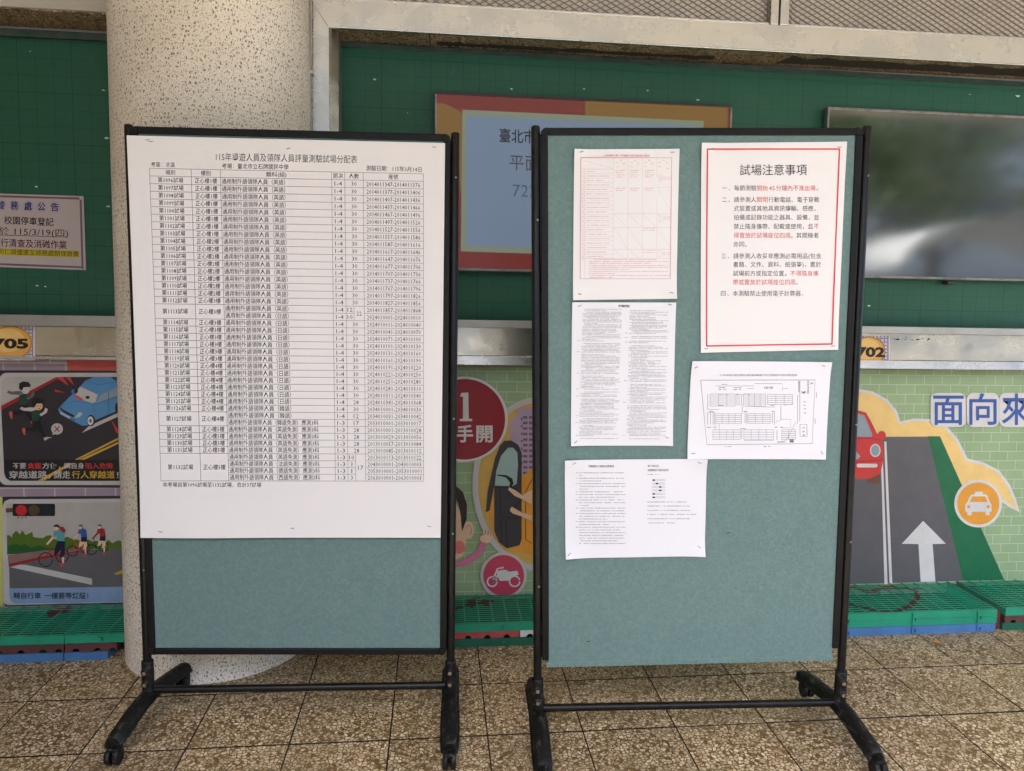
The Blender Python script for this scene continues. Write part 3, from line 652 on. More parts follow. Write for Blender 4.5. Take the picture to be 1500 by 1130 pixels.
# cartoon passenger half hidden by the post
P.shape('printed_sleeve', Z6([(5, 945), (45, 938), (90, 915), (125, 885), (150, 838), (175, 848), (160, 890), (120, 930), (70, 960), (5, 965)]), 'ink_sleeve', .0058)
P.shape('printed_face', Z6([(-60, 640), (20, 640), (60, 720), (78, 840), (60, 910), (10, 935), (-60, 930)]), 'ink_skin', .0064)
P.shape('printed_ear', Z6(ell(88, 785, 26, 43, 24)), 'ink_skin', .0062); P.strokes('ear_line', [Z6(ell(88, 785, 13, 25, 14, -PI*.9, PI*.4))], .7, 'ink_brown', .0068)
P.shape('printed_cheek', Z6(ell(42, 868, 28, 32, 20)), 'ink_cheek', .0070)
P.shape('printed_hair', Z6([(-60, 560), (20, 565), (60, 600), (80, 660), (78, 730), (62, 775), (55, 790), (50, 720), (38, 650), (10, 610), (-60, 600)]), 'ink_hair', .0076)
P.shape('printed_hand', Z6([(140, 830), (145, 812), (158, 812), (160, 788), (172, 784), (180, 790), (190, 786), (200, 792), (206, 800), (196, 838), (178, 850), (150, 842)]), 'ink_skin', .0064)
P.strokes('hand_line', [Z6([(172, 784), (166, 806)]), Z6([(186, 788), (180, 808)]), Z6([(198, 792), (193, 810)])], .8, 'ink_hair', .0070)
P.shape('number_badge', Z6(ell(66, 246, 212, 208, 64)), 'ink_white', .0084); P.shape('number_badge', Z6(ell(66, 246, 199, 196, 64)), 'ink_crimson', .0090)
P.shape('number_one', Z6([(52, 118), (86, 116), (88, 243), (104, 245), (105, 255), (44, 255), (44, 245), (60, 243), (60, 138), (46, 134)]), 'ink_white', .0096)
for ch, x0, x1 in (('手', 30, 109), ('開', 125, 204)): a = z6(x0, 318); c = z6(x1, 318); text('mgt'+ch, ch, a[0], a[1], c[0], c[1], 23.5, mp, 'ink_white', mg, .0096, .025, 3, 'letter')
P.shape('motorbike_badge', Z6(ell(258, 1005, 113, 113, 48)), 'ink_offwhite', .0058); P.shape('motorbike_badge', Z6(ell(258, 1005, 99, 99, 48)), 'ink_pink', .0064)
P.strokes('bike_symbol', [Z6(ell(202, 1035, 23, 23, 25)) , Z6(ell(311, 1033, 25, 25, 25)), Z6([(202, 1035), (228, 972), (258, 966)]), Z6([(228, 985), (290, 990), (325, 985)]), Z6([(202, 1035), (232, 1000)])], 2.2, 'ink_white', .0072)
P.shape('bike_symbol', Z6([(225, 990), (245, 978), (272, 978), (282, 990), (328, 990), (330, 1002), (295, 1008), (280, 1030), (240, 1032), (226, 1010)]), 'ink_white', .0074)

# --- purple brick panel at the left with two black framed pictures
ml, mp = wallthing('mural_panel', 60, 887, YM, label='purple brick patterned safety mural with two pictures left of the pillar', cat='mural')
slab(ml, mp, [(-300, 523), (215, 524.5), (215, 884), (-300, 894)], 'mural_purple')
P = Print(mp, ml)
P.shape('salmon_block', [(96.5, 524.5), (215, 525.5), (215, 543), (101, 543)], 'ink_salmon', .0006)
P.shape('picture_ground', [(-300, 541.5), (215, 543.5), (215, 715), (-300, 712.5)], 'ink_asphalt', .0010)
P.shape('picture_ground', [(4, 728), (215, 726), (215, 884), (8, 888)], 'ink_asphalt', .0010)
P.shape('yellow_edge', [(-300, 728), (3.5, 728), (4.5, 888), (-300, 894)], 'ink_lemon', .0010)
z4 = zoom(0, 540, 6.279); Z4 = lambda pts: [z4(*q) for q in pts]
P.shape('picture_mount', Z4(rrect(-5, 40, 1300, 1072, 70)), 'ink_offwhite', .0014)
P.shape('printed_road', Z4([(12, 340), (12, 360), (540, 78), (1300, 78), (1300, 1030), (95, 1030), (60, 1010), (42, 960)]), 'ink_asphalt', .0020)
P.shape('printed_sky', Z4([(12, 350), (15, 130), (50, 85), (90, 78), (545, 78)]), 'ink_sky', .0024)
P.shape('printed_kerb', Z4([(12, 345), (520, 78), (570, 78), (14, 385)]), 'ink_kerbred', .0028)
P.shape('road_line', Z4([(690, 838), (1300, 530), (1300, 550), (725, 838)]), 'ink_yellow', .0028); P.shape('road_line', Z4([(735, 838), (1300, 575), (1300, 595), (780, 838)]), 'ink_yellow', .0028)
P.shape('caption_band', Z4([(38, 838), (1300, 838), (1300, 1032), (95, 1032), (58, 1005), (42, 960)]), 'ink_black', .0030)
P.shape('road_line', Z4([(350, 1030), (560, 915), (640, 870), (680, 870), (410, 1030)]), 'ink_yellow', .0033)
for tri in ([(515, 78), (585, 78), (635, 160)], [(605, 80), (650, 80), (685, 155)], [(508, 192), (512, 215), (605, 222)], [(1025, 470), (1130, 620), (1075, 590)], [(1050, 420), (1150, 480), (1080, 450)]): P.shape('alarm_ray', Z4(tri), 'ink_red', .0034)
car = [(560, 345), (640, 265), (720, 190), (790, 110), (870, 78), (1020, 80), (1130, 150), (1150, 370), (1090, 385), (890, 470), (800, 525), (760, 525), (640, 465), (560, 420), (540, 380)]
P.shape('car_shadow', Z4([(755, 592), (820, 530), (1150, 380), (1150, 415)]), 'ink_offwhite', .0036)
P.shape('printed_car', Z4(car), 'ink_carblue', .0040)
P.shape('car_windscreen', Z4([(740, 165), (905, 240), (880, 310), (850, 318), (690, 262)]), 'ink_offwhite', .0046)
P.shape('car_side_glass', Z4([(885, 320), (930, 245), (1000, 205), (1000, 280)]), 'ink_glass', .0046); P.shape('car_side_glass', Z4([(1008, 202), (1110, 165), (1120, 235), (1008, 276)]), 'ink_glass', .0046)
P.shape('car_grille', Z4([(556, 350), (590, 380), (690, 432), (680, 450), (590, 405), (560, 375)]), 'ink_black', .0046); P.shape('car_grille', Z4([(640, 455), (700, 475), (690, 480), (650, 465)]), 'ink_black', .0046)
P.shape('car_headlight', Z4([(690, 455), (735, 400), (768, 412), (740, 445)]), 'ink_offwhite', .0046); P.shape('car_bumper', Z4([(560, 395), (650, 445), (650, 460), (560, 415)]), 'ink_offwhite', .0046)
P.shape('car_mirror', Z4(ell(690, 212, 30, 22, 20)), 'ink_carblue2', .0044)
P.shape('car_wheel', Z4(ell(842, 478, 38, 52, 28)), 'ink_black', .0052); P.shape('wheel_rim', Z4(ell(838, 480, 28, 40, 24)), 'ink_white', .0058); P.shape('wheel_rim', Z4(ell(838, 480, 12, 18, 16)), 'ink_midgrey', .0062)
P.shape('car_wheel', Z4(ell(1085, 360, 22, 48, 20)), 'ink_black', .0052)
P.shape('car_eye', Z4(ell(705, 208, 18, 20, 16)), 'ink_black', .0052); P.shape('car_eye', Z4(ell(812, 265, 20, 14, 16)), 'ink_black', .0052)
P.strokes('car_mouth', [Z4([(690, 250), (720, 262), (745, 280), (765, 290)])], 4, 'ink_salmon', .0052)
P.strokes('car_line', [Z4([(870, 335), (1000, 285), (1130, 240)]), Z4([(1003, 205), (1003, 420)]), Z4([(560, 345), (690, 300), (850, 325), (880, 400)]), Z4([(790, 110), (905, 150), (1080, 120)])], .7, 'ink_carblue2', .0054)
for dx, dy, fade in ((-120, -150, True), (0, 0, False)):
    Q = lambda pts: Z4([(x+dx, y+dy) for x, y in pts]); lf = .0040 if fade else .0050; s = 'midgrey' if fade else 'offwhite'
    P.shape('runner_leg', Q([(300, 480), (370, 480), (400, 560), (430, 630), (412, 645), (385, 600), (335, 540), (330, 575), (248, 572), (246, 545), (300, 545)]), 'ink_black', lf)
    P.shape('runner_shoe', Q([(410, 635), (440, 628), (488, 632), (450, 642), (425, 662), (412, 655)]), 'ink_salmon' if fade else 'ink_offwhite', lf+.0006); P.shape('runner_shoe', Q([(215, 545), (240, 545), (240, 610), (228, 612), (210, 570)]), 'ink_salmon', lf+.0006)
    P.shape('runner_shirt', Q([(305, 395), (350, 380), (378, 400), (380, 440), (370, 482), (300, 485)]), 'ink_greendk', lf+.0004)
    P.shape('runner_arm', Q([(335, 360), (345, 378), (300, 392), (225, 388), (190, 372), (200, 352), (235, 362), (290, 356)]), 'ink_'+s, lf+.0008); P.shape('runner_arm', Q([(370, 420), (410, 395), (425, 360), (446, 372), (438, 405), (385, 438)]), 'ink_'+s, lf+.0008)
    P.shape('runner_face', Q(ell(362, 345, 38, 38, 20)), 'ink_skin' if not fade else 'ink_offwhite', lf+.0010); P.shape('runner_hair', Q([(300, 330), (305, 285), (340, 268), (390, 275), (408, 300), (405, 320), (345, 322), (330, 350), (318, 350)]), 'ink_black', lf+.0014)
    if not fade:
        for ex in (352, 378): P.shape('runner_eye', Q(ell(ex, 345, 5, 6, 10)), 'ink_black', lf+.0018)
        P.shape('runner_mouth', Q(ell(368, 368, 9, 6, 10)), 'ink_kerbred', lf+.0018)
P.shape('cross_bubble', Z4(ell(530, 555, 54, 52, 30)), 'ink_offwhite', .0044); P.shape('cross_bubble', Z4([(485, 610), (495, 580), (530, 600)]), 'ink_offwhite', .0042)
P.strokes('cross_mark', [Z4([(507, 530), (553, 580)]), Z4([(553, 530), (507, 580)])], 1.7, 'ink_kerbred', .0050)
def seg(key, parts, y, h, mp_, par, lift, zf, offv=.012):
    for s_, x0, x1, m_ in parts:
        a = zf(x0, y); c = zf(x1, y); text(key, s_, a[0], a[1], c[0], c[1], h, mp_, m_, par, lift, offv, 2)
seg('ml', [('不要', 122, 245, 'ink_offwhite'), ('貪圖', 258, 382, 'ink_red'), ('方便，', 393, 560, 'ink_offwhite'), ('讓自身', 592, 778, 'ink_offwhite'), ('陷入危險', 792, 1045, 'ink_red')], 895, 8.2, mp, ml, .0040, z4)
seg('ml', [('穿越道路，', 88, 470, 'ink_offwhite'), ('請走', 500, 652, 'ink_offwhite'), ('行人穿越道', 665, 1060, 'ink_yellow'), ('!', 1080, 1094, 'ink_offwhite')], 977, 10.5, mp, ml, .0040, z4)
# second picture
z5 = zoom(0, 720, 6.279); Z5 = lambda pts: [z5(*q) for q in pts]
P.shape('picture_mount', Z5([(70, 1046), (35, 1020), (20, 150), (45, 90), (90, 72), (1300, 66), (1300, 1018)]), 'ink_offwhite', .0014)
P.shape('printed_sky', Z5([(62, 400), (60, 110), (1300, 95), (1300, 470), (62, 470)]), 'ink_sky', .0020)
bush = [(68, 580), (68, 402), (92, 402), (112, 425), (118, 395), (152, 358), (185, 395), (208, 356), (238, 402), (300, 372), (308, 418), (350, 425), (400, 428), (430, 405), (470, 402), (510, 440), (560, 445), (620, 415), (655, 430), (740, 450), (810, 440), (850, 460), (900, 455), (975, 470), (1000, 442), (1035, 475), (1090, 448), (1150, 470), (1300, 450), (1300, 540), (900, 530)]
P.shape('printed_bush', Z5(bush), 'ink_leafgreen', .0024)
P.shape('printed_bush', Z5([(72, 580), (75, 500), (150, 480), (200, 500), (230, 482), (290, 520), (360, 495), (420, 515), (480, 520), (560, 530)]), 'ink_leafdark', .0028)
P.shape('printed_pavement', Z5([(75, 585), (420, 540), (900, 520), (760, 560), (82, 680)]), 'ink_pavepink', .0030)
P.shape('printed_road', Z5([(88, 690), (400, 600), (760, 540), (1300, 515), (1300, 890), (92, 890)]), 'ink_midgrey', .0032)
P.shape('printed_kerb', Z5([(85, 665), (400, 595), (640, 560), (770, 530), (770, 548), (400, 620), (88, 692)]), 'ink_kerbred', .0036)
P.shape('stop_line', Z5([(100, 695), (180, 672), (235, 672), (850, 800), (850, 858), (700, 825)]), 'ink_offwhite', .0036)
P.shape('road_line', Z5([(1050, 755), (1300, 640), (1300, 690), (1090, 765)]), 'ink_yellow', .0036)
P.shape('caption_band', Z5([(88, 890), (1300, 872), (1300, 1010), (150, 1030), (110, 1015), (92, 960)]), 'ink_captionblue', .0040)
P.shape('signal_bracket', Z5([(55, 155), (125, 150), (125, 190), (60, 195)]), 'ink_brown', .0026); P.shape('signal_housing', Z5(rrect(120, 113, 510, 226, 14)), 'ink_black', .0030)
for cx, m_ in ((200, 'ink_lamp_red'), (317, 'ink_lamp_amber'), (438, 'ink_lamp_dark')): P.shape('signal_lamp', Z5(ell(cx, 172, 52, 49, 28)), m_, .0036)
P.strokes('alarm_ray', [Z5([(165, 248), (178, 232)]), Z5([(208, 250), (208, 234)]), Z5([(248, 246), (236, 232)])], 1.4, 'ink_kerbred', .0030)
for (cx, cy, k, body, frame_m, leg_m) in ((425, 625, 1.0, 'ink_teal', 'ink_kerbred', 'ink_navy2'), (672, 545, .75, 'ink_shirtblue', 'ink_red', 'ink_skin'), (848, 533, .72, 'ink_kerbred', 'ink_leafdark', 'ink_skin')):
    Q = lambda pts: Z5([(cx+x*k, cy+y*k) for x, y in pts])
    P.strokes('bicycle_wheel', [Q(ell(0, 0, 62, 64, 25)), Q(ell(152, -38, 58, 62, 25))], 1.4, 'ink_black', .0044)
    P.strokes('bicycle_frame', [Q([(0, 0), (35, -90), (120, -75), (85, 12), (35, -90)]), Q([(85, 12), (152, -38), (120, -75)]), Q([(35, -90), (30, -125), (0, -150)])], 1.1, frame_m, .0046)
    P.shape('rider_leg', Q([(110, -170), (175, -170), (180, -60), (160, -20), (130, -20), (140, -90), (95, -45), (75, -45), (90, -120)]), leg_m, .0050)
    P.shape('rider_shorts', Q([(108, -178), (178, -175), (176, -110), (100, -115)]), 'ink_navy2', .0053)
    P.shape('rider_shoe', Q([(140, 30), (170, 30), (172, 60), (135, 75)]), 'ink_pink', .0054)
    P.shape('rider_leg', Q([(150, -25), (172, -25), (168, 40), (152, 40)]), 'ink_skin', .0050)
    P.shape('rider_shirt', Q([(75, -260), (120, -278), (165, -262), (178, -170), (108, -172), (100, -215), (68, -205)]), body, .0056)
    P.shape('rider_arm', Q([(72, -225), (95, -215), (20, -135), (5, -145)]), 'ink_skin' if body != 'ink_kerbred' else body, .0054)
    P.shape('rider_face', Q(ell(100, -292, 22, 26, 18)), 'ink_skin', .0058); P.shape('rider_helmet', Q([(75, -300), (82, -318), (105, -325), (128, -312), (130, -290), (105, -302)]), 'ink_black' if k == 1 else 'ink_brown', .0062)
    if k == 1: P.shape('rider_hair', Q([(118, -305), (165, -300), (182, -270), (170, -245), (135, -270)]), 'ink_kerbred', .0060)
seg('ml', [('騎自行車', 130, 382, 'ink_black'), ('一樣要等紅燈', 415, 795, 'ink_black'), ('!', 808, 818, 'ink_black')], 957, 8.6, mp, ml, .0046, z5, .018)

# --- number stickers
def sticker(cx, cy, rx, ry, txt, q, tx0, tx1, label):
    o, mp = wallthing('number_sticker', cx, q[2][1], YS-.001, label=label, cat='sticker')
    b = MB(); b.faces([mp(x, y, 0) for x, y in q], [(3, 2, 1, 0)], 'ink_white'); b.build('sticker_sheet', o)
    b = MB(); s_ = 2.6; x = q[0][0]+1; ymax = q[2][1]; i = 0
    while x < q[1][0]-s_:
        y = q[0][1]+1; j = 0
        while y < ymax-s_:
            if (i+j) % 2 == 0 or i % 2 == 0: b.faces([mp(x, y, .0006), mp(x+s_*.8, y, .0006), mp(x+s_*.8, y+s_*.8, .0006), mp(x, y+s_*.8, .0006)], [(3, 2, 1, 0)], 'ink_gingham')
            y += s_; j += 1
        x += s_; i += 1
    b.build('gingham_print', o, kind='stuff')
    Q = Print(mp, o); Q.shape('orange_oval', ell(cx, cy, rx, ry, 40), 'ink_sticker_orange', .0012); Q.shape('oval_highlight', ell(cx-rx*.1, cy-ry*.15, rx*.75, ry*.7, 32), 'ink_sticker_light', .0016)
    Q.strokes('oval_rim', [ell(cx, cy, rx*.96, ry*.96, 40, 0, PI*1.999)], .8, 'ink_brown', .0018)
    text('st'+txt, txt, tx0, cy+.5, tx1, cy+1, 16.5, mp, 'ink_black', o, .0024, .045, 3, 'numeral')
sticker(15, 502.5, 32.5, 25, '705', [(-22, 478.5), (51, 478.8), (51.5, 528), (-22, 528)], -11, 42, 'orange oval 705 number sticker on checked ground left of the pillar')
sticker(1272, 515, 25, 22, '702', [(1236, 491.5), (1303.5, 492), (1303.5, 539), (1236, 538.5)], 1254, 1296, 'orange oval 702 number sticker on checked ground right of the right stand')
o, mp = wallthing('paint_flake', 1345, 533, YS-.0015, label='patch of scratched off sticker marks on the shiny steel strip at the right', cat='mark')
b = MB(); r_ = random.Random(11)
for cx, cy, sx_, sy__, n in ((1330, 497, 20, 2, 16), (1400, 534, 40, 3, 34), (1460, 536, 35, 2, 18), (1318, 530, 12, 2, 10)):
    for i in range(n):
        x = cx+r_.gauss(0, sx_*.6); y = cy+r_.gauss(0, sy__*.6); k = r_.uniform(.6, 2.4)
        b.faces([mp(x+k*math.cos(a)*r_.uniform(.7, 1.8), y+k*.5*math.sin(a), 0) for a in (0, 1.2, 2.4, 3.6, 5)], [(4, 3, 2, 1, 0)], 'joint_dirt_and_shade')
b.v = b.v; b.build('scratch_marks', o, kind='stuff')

# ================================================================= PLASTIC FLOOR MATS
def arch_side(b, x0, x1, y, z0, z1, m, pitch=.075, r=.013):
    """front face of a mat layer with arched openings"""
    x = x0; fs = []
    while x < x1-1e-6:
        xe = min(x+pitch, x1); c = (x+xe)/2; rr = min(r, (xe-x)*.4); n = 8
        arc = [(c+rr*math.cos(PI-PI*i/n), z0+rr*.95*math.sin(PI*i/n)) for i in range(n+1)]
        pts = [(x, z0)] + arc + [(xe, z0), (xe, z1), (x, z1)]
        b.faces([(px, y, pz+fz(px, y)) for px, pz in pts], [list(range(len(pts)))], m); x = xe
def mat_layer(x0, x1, y0, y1, z0, z1, mt, style, label, group='plastic floor mats stacked along the wall', top=True, paint=None, rim=None):
    o = empty('floor_mat', ((x0+x1)/2, (y0+y1)/2, fz((x0+x1)/2, (y0+y1)/2)+z0), label=label, cat='floor mat', group=group)
    mo = Matrix.Translation(-o.location)
    def bx(b, a0, a1, b0, b1, c0, c1, m):
        v = [(x, y, z+fz(x, y)) for x in (a0, a1) for y in (b0, b1) for z in (c0, c1)]
        b.faces(v, [(0, 1, 3, 2), (4, 6, 7, 5), (0, 4, 5, 1), (2, 3, 7, 6), (0, 2, 6, 4), (1, 5, 7, 3)], m)
    b = MB()
    if style == 'arch':
        arch_side(b, x0, x1, y0, z0, z1, rim or mt)
        bx(b, x0, x0+.006, y0+.001, y1, z0, z1, mt); bx(b, x1-.006, x1, y0+.001, y1, z0, z1, mt); bx(b, x0, x1, y0+.04, y0+.044, z0, z1, 'glue_and_shade_black')  # black sheet behind the openings stands in for the shade inside
    elif style == 'double':
        bx(b, x0, x1, y0, y0+.008, (z0+z1)/2+.001, z1, mt); bx(b, x0, x1, y0-.003, y0+.005, (z0+z1)/2-.0015, (z0+z1)/2+.001, mt); bx(b, x0, x1, y0, y0+.008, z0, (z0+z1)/2-.0015, mt)
        bx(b, x0, x0+.006, y0+.008, y1, z0, z1, mt); bx(b, x1-.006, x1, y0+.008, y1, z0, z1, mt)
    else:
        bx(b, x0, x1, y0, y0+.008, z0, z1, mt); bx(b, x0, x0+.006, y0+.008, y1, z0, z1, mt); bx(b, x1-.006, x1, y0+.008, y1, z0, z1, mt)
    b.build('side_rim', o, mo)
    if top:
        b = MB(); n = 15; pitch = (y1-y0-.014)/n
        for i in range(n):
            ya = y0+.012+i*pitch; xs = x0+.006
            while xs < x1-.0065:
                xe = min(xs+.011, x1-.006); m = mt
                if paint and paint((xs+xe)/2, ya+pitch*.3): m = 'red_paint'
                v = [(xs, ya, z1-.001), (xe, ya, z1-.001), (xe, ya+pitch*.42, z1-.001), (xs, ya+pitch*.42, z1-.001), (xs, ya, z1-.0025), (xe, ya, z1-.0025)]
                b.faces([(p[0], p[1], p[2]+fz(p[0], p[1])) for p in v], [(0, 1, 2, 3), (4, 5, 1, 0)], m); xs = xe
        k = int((x1-x0)/.055); 
        for i in range(1, k):
            xx = x0+(x1-x0)*i/k; bx(b, xx-.0018, xx+.0018, y0+.009, y1, z1-.006, z1-.0005, mt)
        b.build('slat_lattice', o, mo, kind='stuff')
        b = MB(); bx(b, x0+.007, x1-.007, y0+.01, y1, z0+.001, z0+.003, 'joint_dirt_and_shade'); b.build('underside_web', o, mo)  # web coloured near black, painting in the shade beneath the slats
    x = x0+.12
    while x < x1-.05 and style != 'arch':
        b = MB(); bx(b, x-.004, x+.004, y0-.006, y0-.0005, z0+.006, z1-.002, mt); bx(b, x+.006, x+.013, y0-.012, y0-.0005, (z0+z1)/2-.005, (z0+z1)/2+.005, mt); b.build('link_tab', o, mo); x += .285
    return o
def near(pts, w_):
    def f(x, y):
        for (ax, ay), (bx_, by_) in zip(pts, pts[1:]):
            dx, dy = bx_-ax, by_-ay; t = max(0, min(1, ((x-ax)*dx+(y-ay)*dy)/(dx*dx+dy*dy)))
            if math.hypot(x-ax-t*dx, y-ay-t*dy) < w_: return True
        return False
    return f
def topxy(px, py): p = onplane(px, py, Vector((-SX, -SY, 1)), .092); return (p.x, p.y)
zh = zoom(1000, 850, 3); heart = [topxy(*zh(*q)) for q in [(700, 95), (760, 110), (870, 137), (940, 137), (990, 112), (1025, 85), (1035, 60), (1010, 38), (960, 30), (890, 30), (850, 40), (820, 55), (790, 40), (740, 30), (690, 30)]]
def smear(cx, cy, r_, seed):
    return lambda x, y: math.hypot((x-cx), (y-cy)*1.2) < r_*(.6+.9*noise.noise(Vector((x*30, y*30, seed))))
h1 = near(heart, .011)
Y0, Y1 = .262, .553
s_left = smear(*topxy(85, 893), .07, 3); s_mid = smear(*topxy(700, 880), .06, 5); s_r = smear(*topxy(1480, 893), .03, 9)
mat_layer(-2.75, -1.515, Y0+.012, Y1, .062, .092, 'plastic_green', 'plain', 'dark green slatted mat topping the far left stack, smeared maroon', paint=s_left)
mat_layer(-1.512, -1.305, Y0+.012, Y1, .062, .092, 'plastic_green', 'plain', 'short green slatted mat topping the stack beside the pillar foot', paint=None)
mat_layer(-2.75, -1.515, Y0+.010, Y1, .031, .061, 'plastic_maroon', 'arch', 'maroon arched mat in the middle of the far left stack', top=False)
mat_layer(-1.510, -1.33, Y0+.010, Y1, .031, .061, 'plastic_maroon', 'arch', 'maroon arched mat in the middle of the stack beside the pillar foot', top=False)
mat_layer(-2.75, -1.516, Y0+.006, Y1, .0, .030, 'plastic_blue', 'plain', 'blue mat at the bottom of the far left stack', top=False)
mat_layer(-1.512, -1.36, Y0+.006, Y1, .0, .030, 'plastic_blue', 'plain', 'blue mat at the bottom of the stack beside the pillar foot', top=False)
mat_layer(-.60, .78, Y0+.01, Y1, .060, .090, 'plastic_green', 'plain', 'dark green slatted mat topping the stack seen between the two stands', paint=lambda x, y: s_mid(x, y) or near([topxy(668, 890), topxy(720, 878)], .01)(x, y))
mat_layer(-.60, .16, Y0+.012, Y1, .032, .059, 'plastic_red', 'arch', 'red and white arched mat in the stack between the two stands', top=False)
mat_layer(.165, .78, Y0+.012, Y1, .032, .059, 'white_plastic', 'arch', 'whitish arched mat in the stack just left of the right stand post', top=False)
mat_layer(-.60, .78, Y0+.008, Y1, .0, .031, 'plastic_dark_green', 'plain', 'dark green mat at the bottom of the stack between the two stands', top=False)
mat_layer(.80, 2.145, Y0-.006, Y1, .036, .092, 'plastic_green', 'double', 'bright green slatted mat with a heart painted in dark red', paint=lambda x, y: h1(x, y))
mat_layer(.80, 2.14, Y0-.008, Y1, .0, .035, 'plastic_blue', 'plain', 'blue mat under the bright green mat with the painted heart', top=False)
mat_layer(2.185, 3.5, Y0-.004, Y1, .064, .094, 'plastic_green', 'plain', 'green slatted mat topping the far right stack', paint=lambda x, y: s_r(x, y) or x < 2.20)
mat_layer(2.185, 3.5, Y0-.002, Y1, .032, .063, 'plastic_maroon', 'arch', 'maroon arched mat in the middle of the far right stack', top=False)
mat_layer(2.178, 3.5, Y0+.0, Y1, .0, .031, 'plastic_dark_green', 'plain', 'green mat at the bottom of the far right stack', top=False)
worn('gap_red', (.09, .02, .02, 1), .6)
b = MB(); v = [(x, y, z+fz(x, y)) for x in (2.149, 2.174) for y in (Y0+.01, Y1) for z in (.001, .082)]
b.faces(v, [(0, 1, 3, 2), (4, 6, 7, 5), (0, 4, 5, 1), (2, 3, 7, 6), (0, 2, 6, 4), (1, 5, 7, 3)], 'gap_red')
b.build('mat_joiner', label='dark red joining strip between the heart painted mat and the far right stack', cat='strip')

# ================================================================= NOTICE STANDS
def frame_matrix(O, u, v):
    u = Vector(u).normalized(); v = Vector(v); v = (v-u*u.dot(v)).normalized(); y = v.cross(u)
    m = Matrix((u, y, v)).transposed().to_4x4(); m.translation = Vector(O); return m
LM = frame_matrix((-.5855, -.1826, -.0116), (.9978, -.0661, -.0008), (-.0004, -.0187, .9998))
RM = frame_matrix((.622, -.3495, -.0141), (.9975, -.0662, .0240), (-.0262, -.0337, .9991))
def lmap(Mx, px, py, l=0.0, base=Vector((0, 0, 0))):
    n = Mx.to_3x3() @ Vector((0, 1, 0)); d = n.dot(Mx.translation) - l
    return (Mx.inverted() @ onplane(px, py, n, d)) - base
def rim_bar(b, x0, x1, z0, z1, y0, y1, m, bev=.003): b.box(x0, x1, y0, y1, z0, z1, m, bev=bev)
def stand(Mx, lab, right):
    t = empty('notice_stand', Mx, label=lab, cat='notice stand', group='wheeled notice stands')
    xp = (-.4745, .4725) if not right else (-.468, .4775)
    top = 1.8302 if not right else 1.8394
    for k, x in enumerate(xp):
        b = MB(); b.tube([(x, 0, .19), (x, 0, top-.004), (x, 0, top), (x, 0, top+.0015)], [.0127, .0127, .0105, .006], 'black_paint', 20); b.build('post', t)
        post_me = b
        # sleeve with its two bolts
        b = MB(); b.tube([(x, 0, .085), (x, 0, .10), (x, 0, .198), (x, 0, .2035), (x, 0, .2045)], [.0205, .0185, .0178, .0178, .0145], 'black_scuffed', 20)
        sl_ = b.build('sleeve', t)
        for z in (.172, .134):
            b = MB(); c = Vector((x-.001, -.0165, z)); b.tube([c, c+Vector((0, -.0035, 0)), c+Vector((0, -.0036, 0)), c+Vector((0, -.0075, 0))], [.0122, .0122, .0085, .0068], 'black_scuffed', 12)
            b.tube([c+Vector((0, -.0074, 0)), c+Vector((0, -.0086, 0))], .0058, 'bolt_steel', 10); b.build('bolt', sl_)
        # arched foot
        yaw, wf, wb, fe = {(0, 0): (.098, -.205, .212, -.190), (0, 1): (-.04, -.236, .20, -.222), (1, 0): (.0, -.222, .20, -.215), (1, 1): (-.06, -.212, .206, -.205)}[(int(right), k)]
        path = [(fe, .054), (fe+.007, .061), (fe+.024, .067), (fe+.055, .073), (fe*.5, .085), (-.05, .094), (0, .097), (.05, .094), (.11, .085), (.17, .075), (.215, .068), (.243, .060), (.254, .049)]
        wd = [.0205, .0235, .025, .0255, .0255, .025, .024, .025, .0255, .0255, .025, .022, .0155]
        O_ = Mx.translation; up = Mx.to_3x3().inverted() @ Vector((-SX, -SY, 1)).normalized()
        slope_y = -up.y/up.z
        bm_v = []; nsec = 0; b = MB(); prof = [(-1, -.018), (-1.14, -.0165), (-1.14, -.012), (-.93, -.010), (-.84, .003), (-.55, .0115), (0, .0145), (.55, .0115), (.84, .003), (.93, -.010), (1.14, -.012), (1.14, -.0165), (1, -.018)]
        for i, (yy, zz_) in enumerate(path):
            tx = x + yaw*yy; zz2 = zz_ + slope_y*yy + (0)
            for a, c in prof: bm_v.append(Vector((tx + a*wd[i], yy, zz2 + c)))
        npf = len(prof)
        b.faces(bm_v, [(i*npf+q, i*npf+q+1, (i+1)*npf+q+1, (i+1)*npf+q) for i in range(len(path)-1) for q in range(npf-1)] + [((i+1)*npf, (i+1)*npf+npf-1, i*npf+npf-1, i*npf) for i in range(len(path)-1)], 'black_scuffed', True)
        b.faces(bm_v[:npf], [list(range(npf))], 'black_scuffed'); b.faces(bm_v[-npf:], [list(range(npf))[::-1]], 'black_scuffed')
        ft = b.build('foot', t)
        for yy in (wf, wb):
            tx = x + yaw*yy + (.012 if (not right and k == 0 and yy < 0) else 0); gz = slope_y*yy; r_ = .0245
            b = MB()
            for sx_ in (-.0115, .0115):
                b.tube([(tx+sx_-.0075, yy, gz+r_), (tx+sx_-.006, yy, gz+r_), (tx+sx_+.006, yy, gz+r_), (tx+sx_+.0075, yy, gz+r_)], [.019, r_, r_, .019], 'black_scuffed', 20)
            b.tube([(tx, yy, gz+.02), (tx, yy, gz+.06)], .007, 'black_paint', 10); b.box(tx-.0165, tx+.0165, yy-.014, yy+.014, gz+.040, gz+.052, 'black_scuffed', bev=.003)
            b.build('caster', t)
    z = .1135 if not right else .1015
    b = MB(); b.tube([(xp[0]+.018, 0, z-(.006 if not right else -.004)), (xp[1]-.018, 0, z+(.008 if not right else -.003))], .0118, 'black_paint', 16); b.build('crossbar', t)
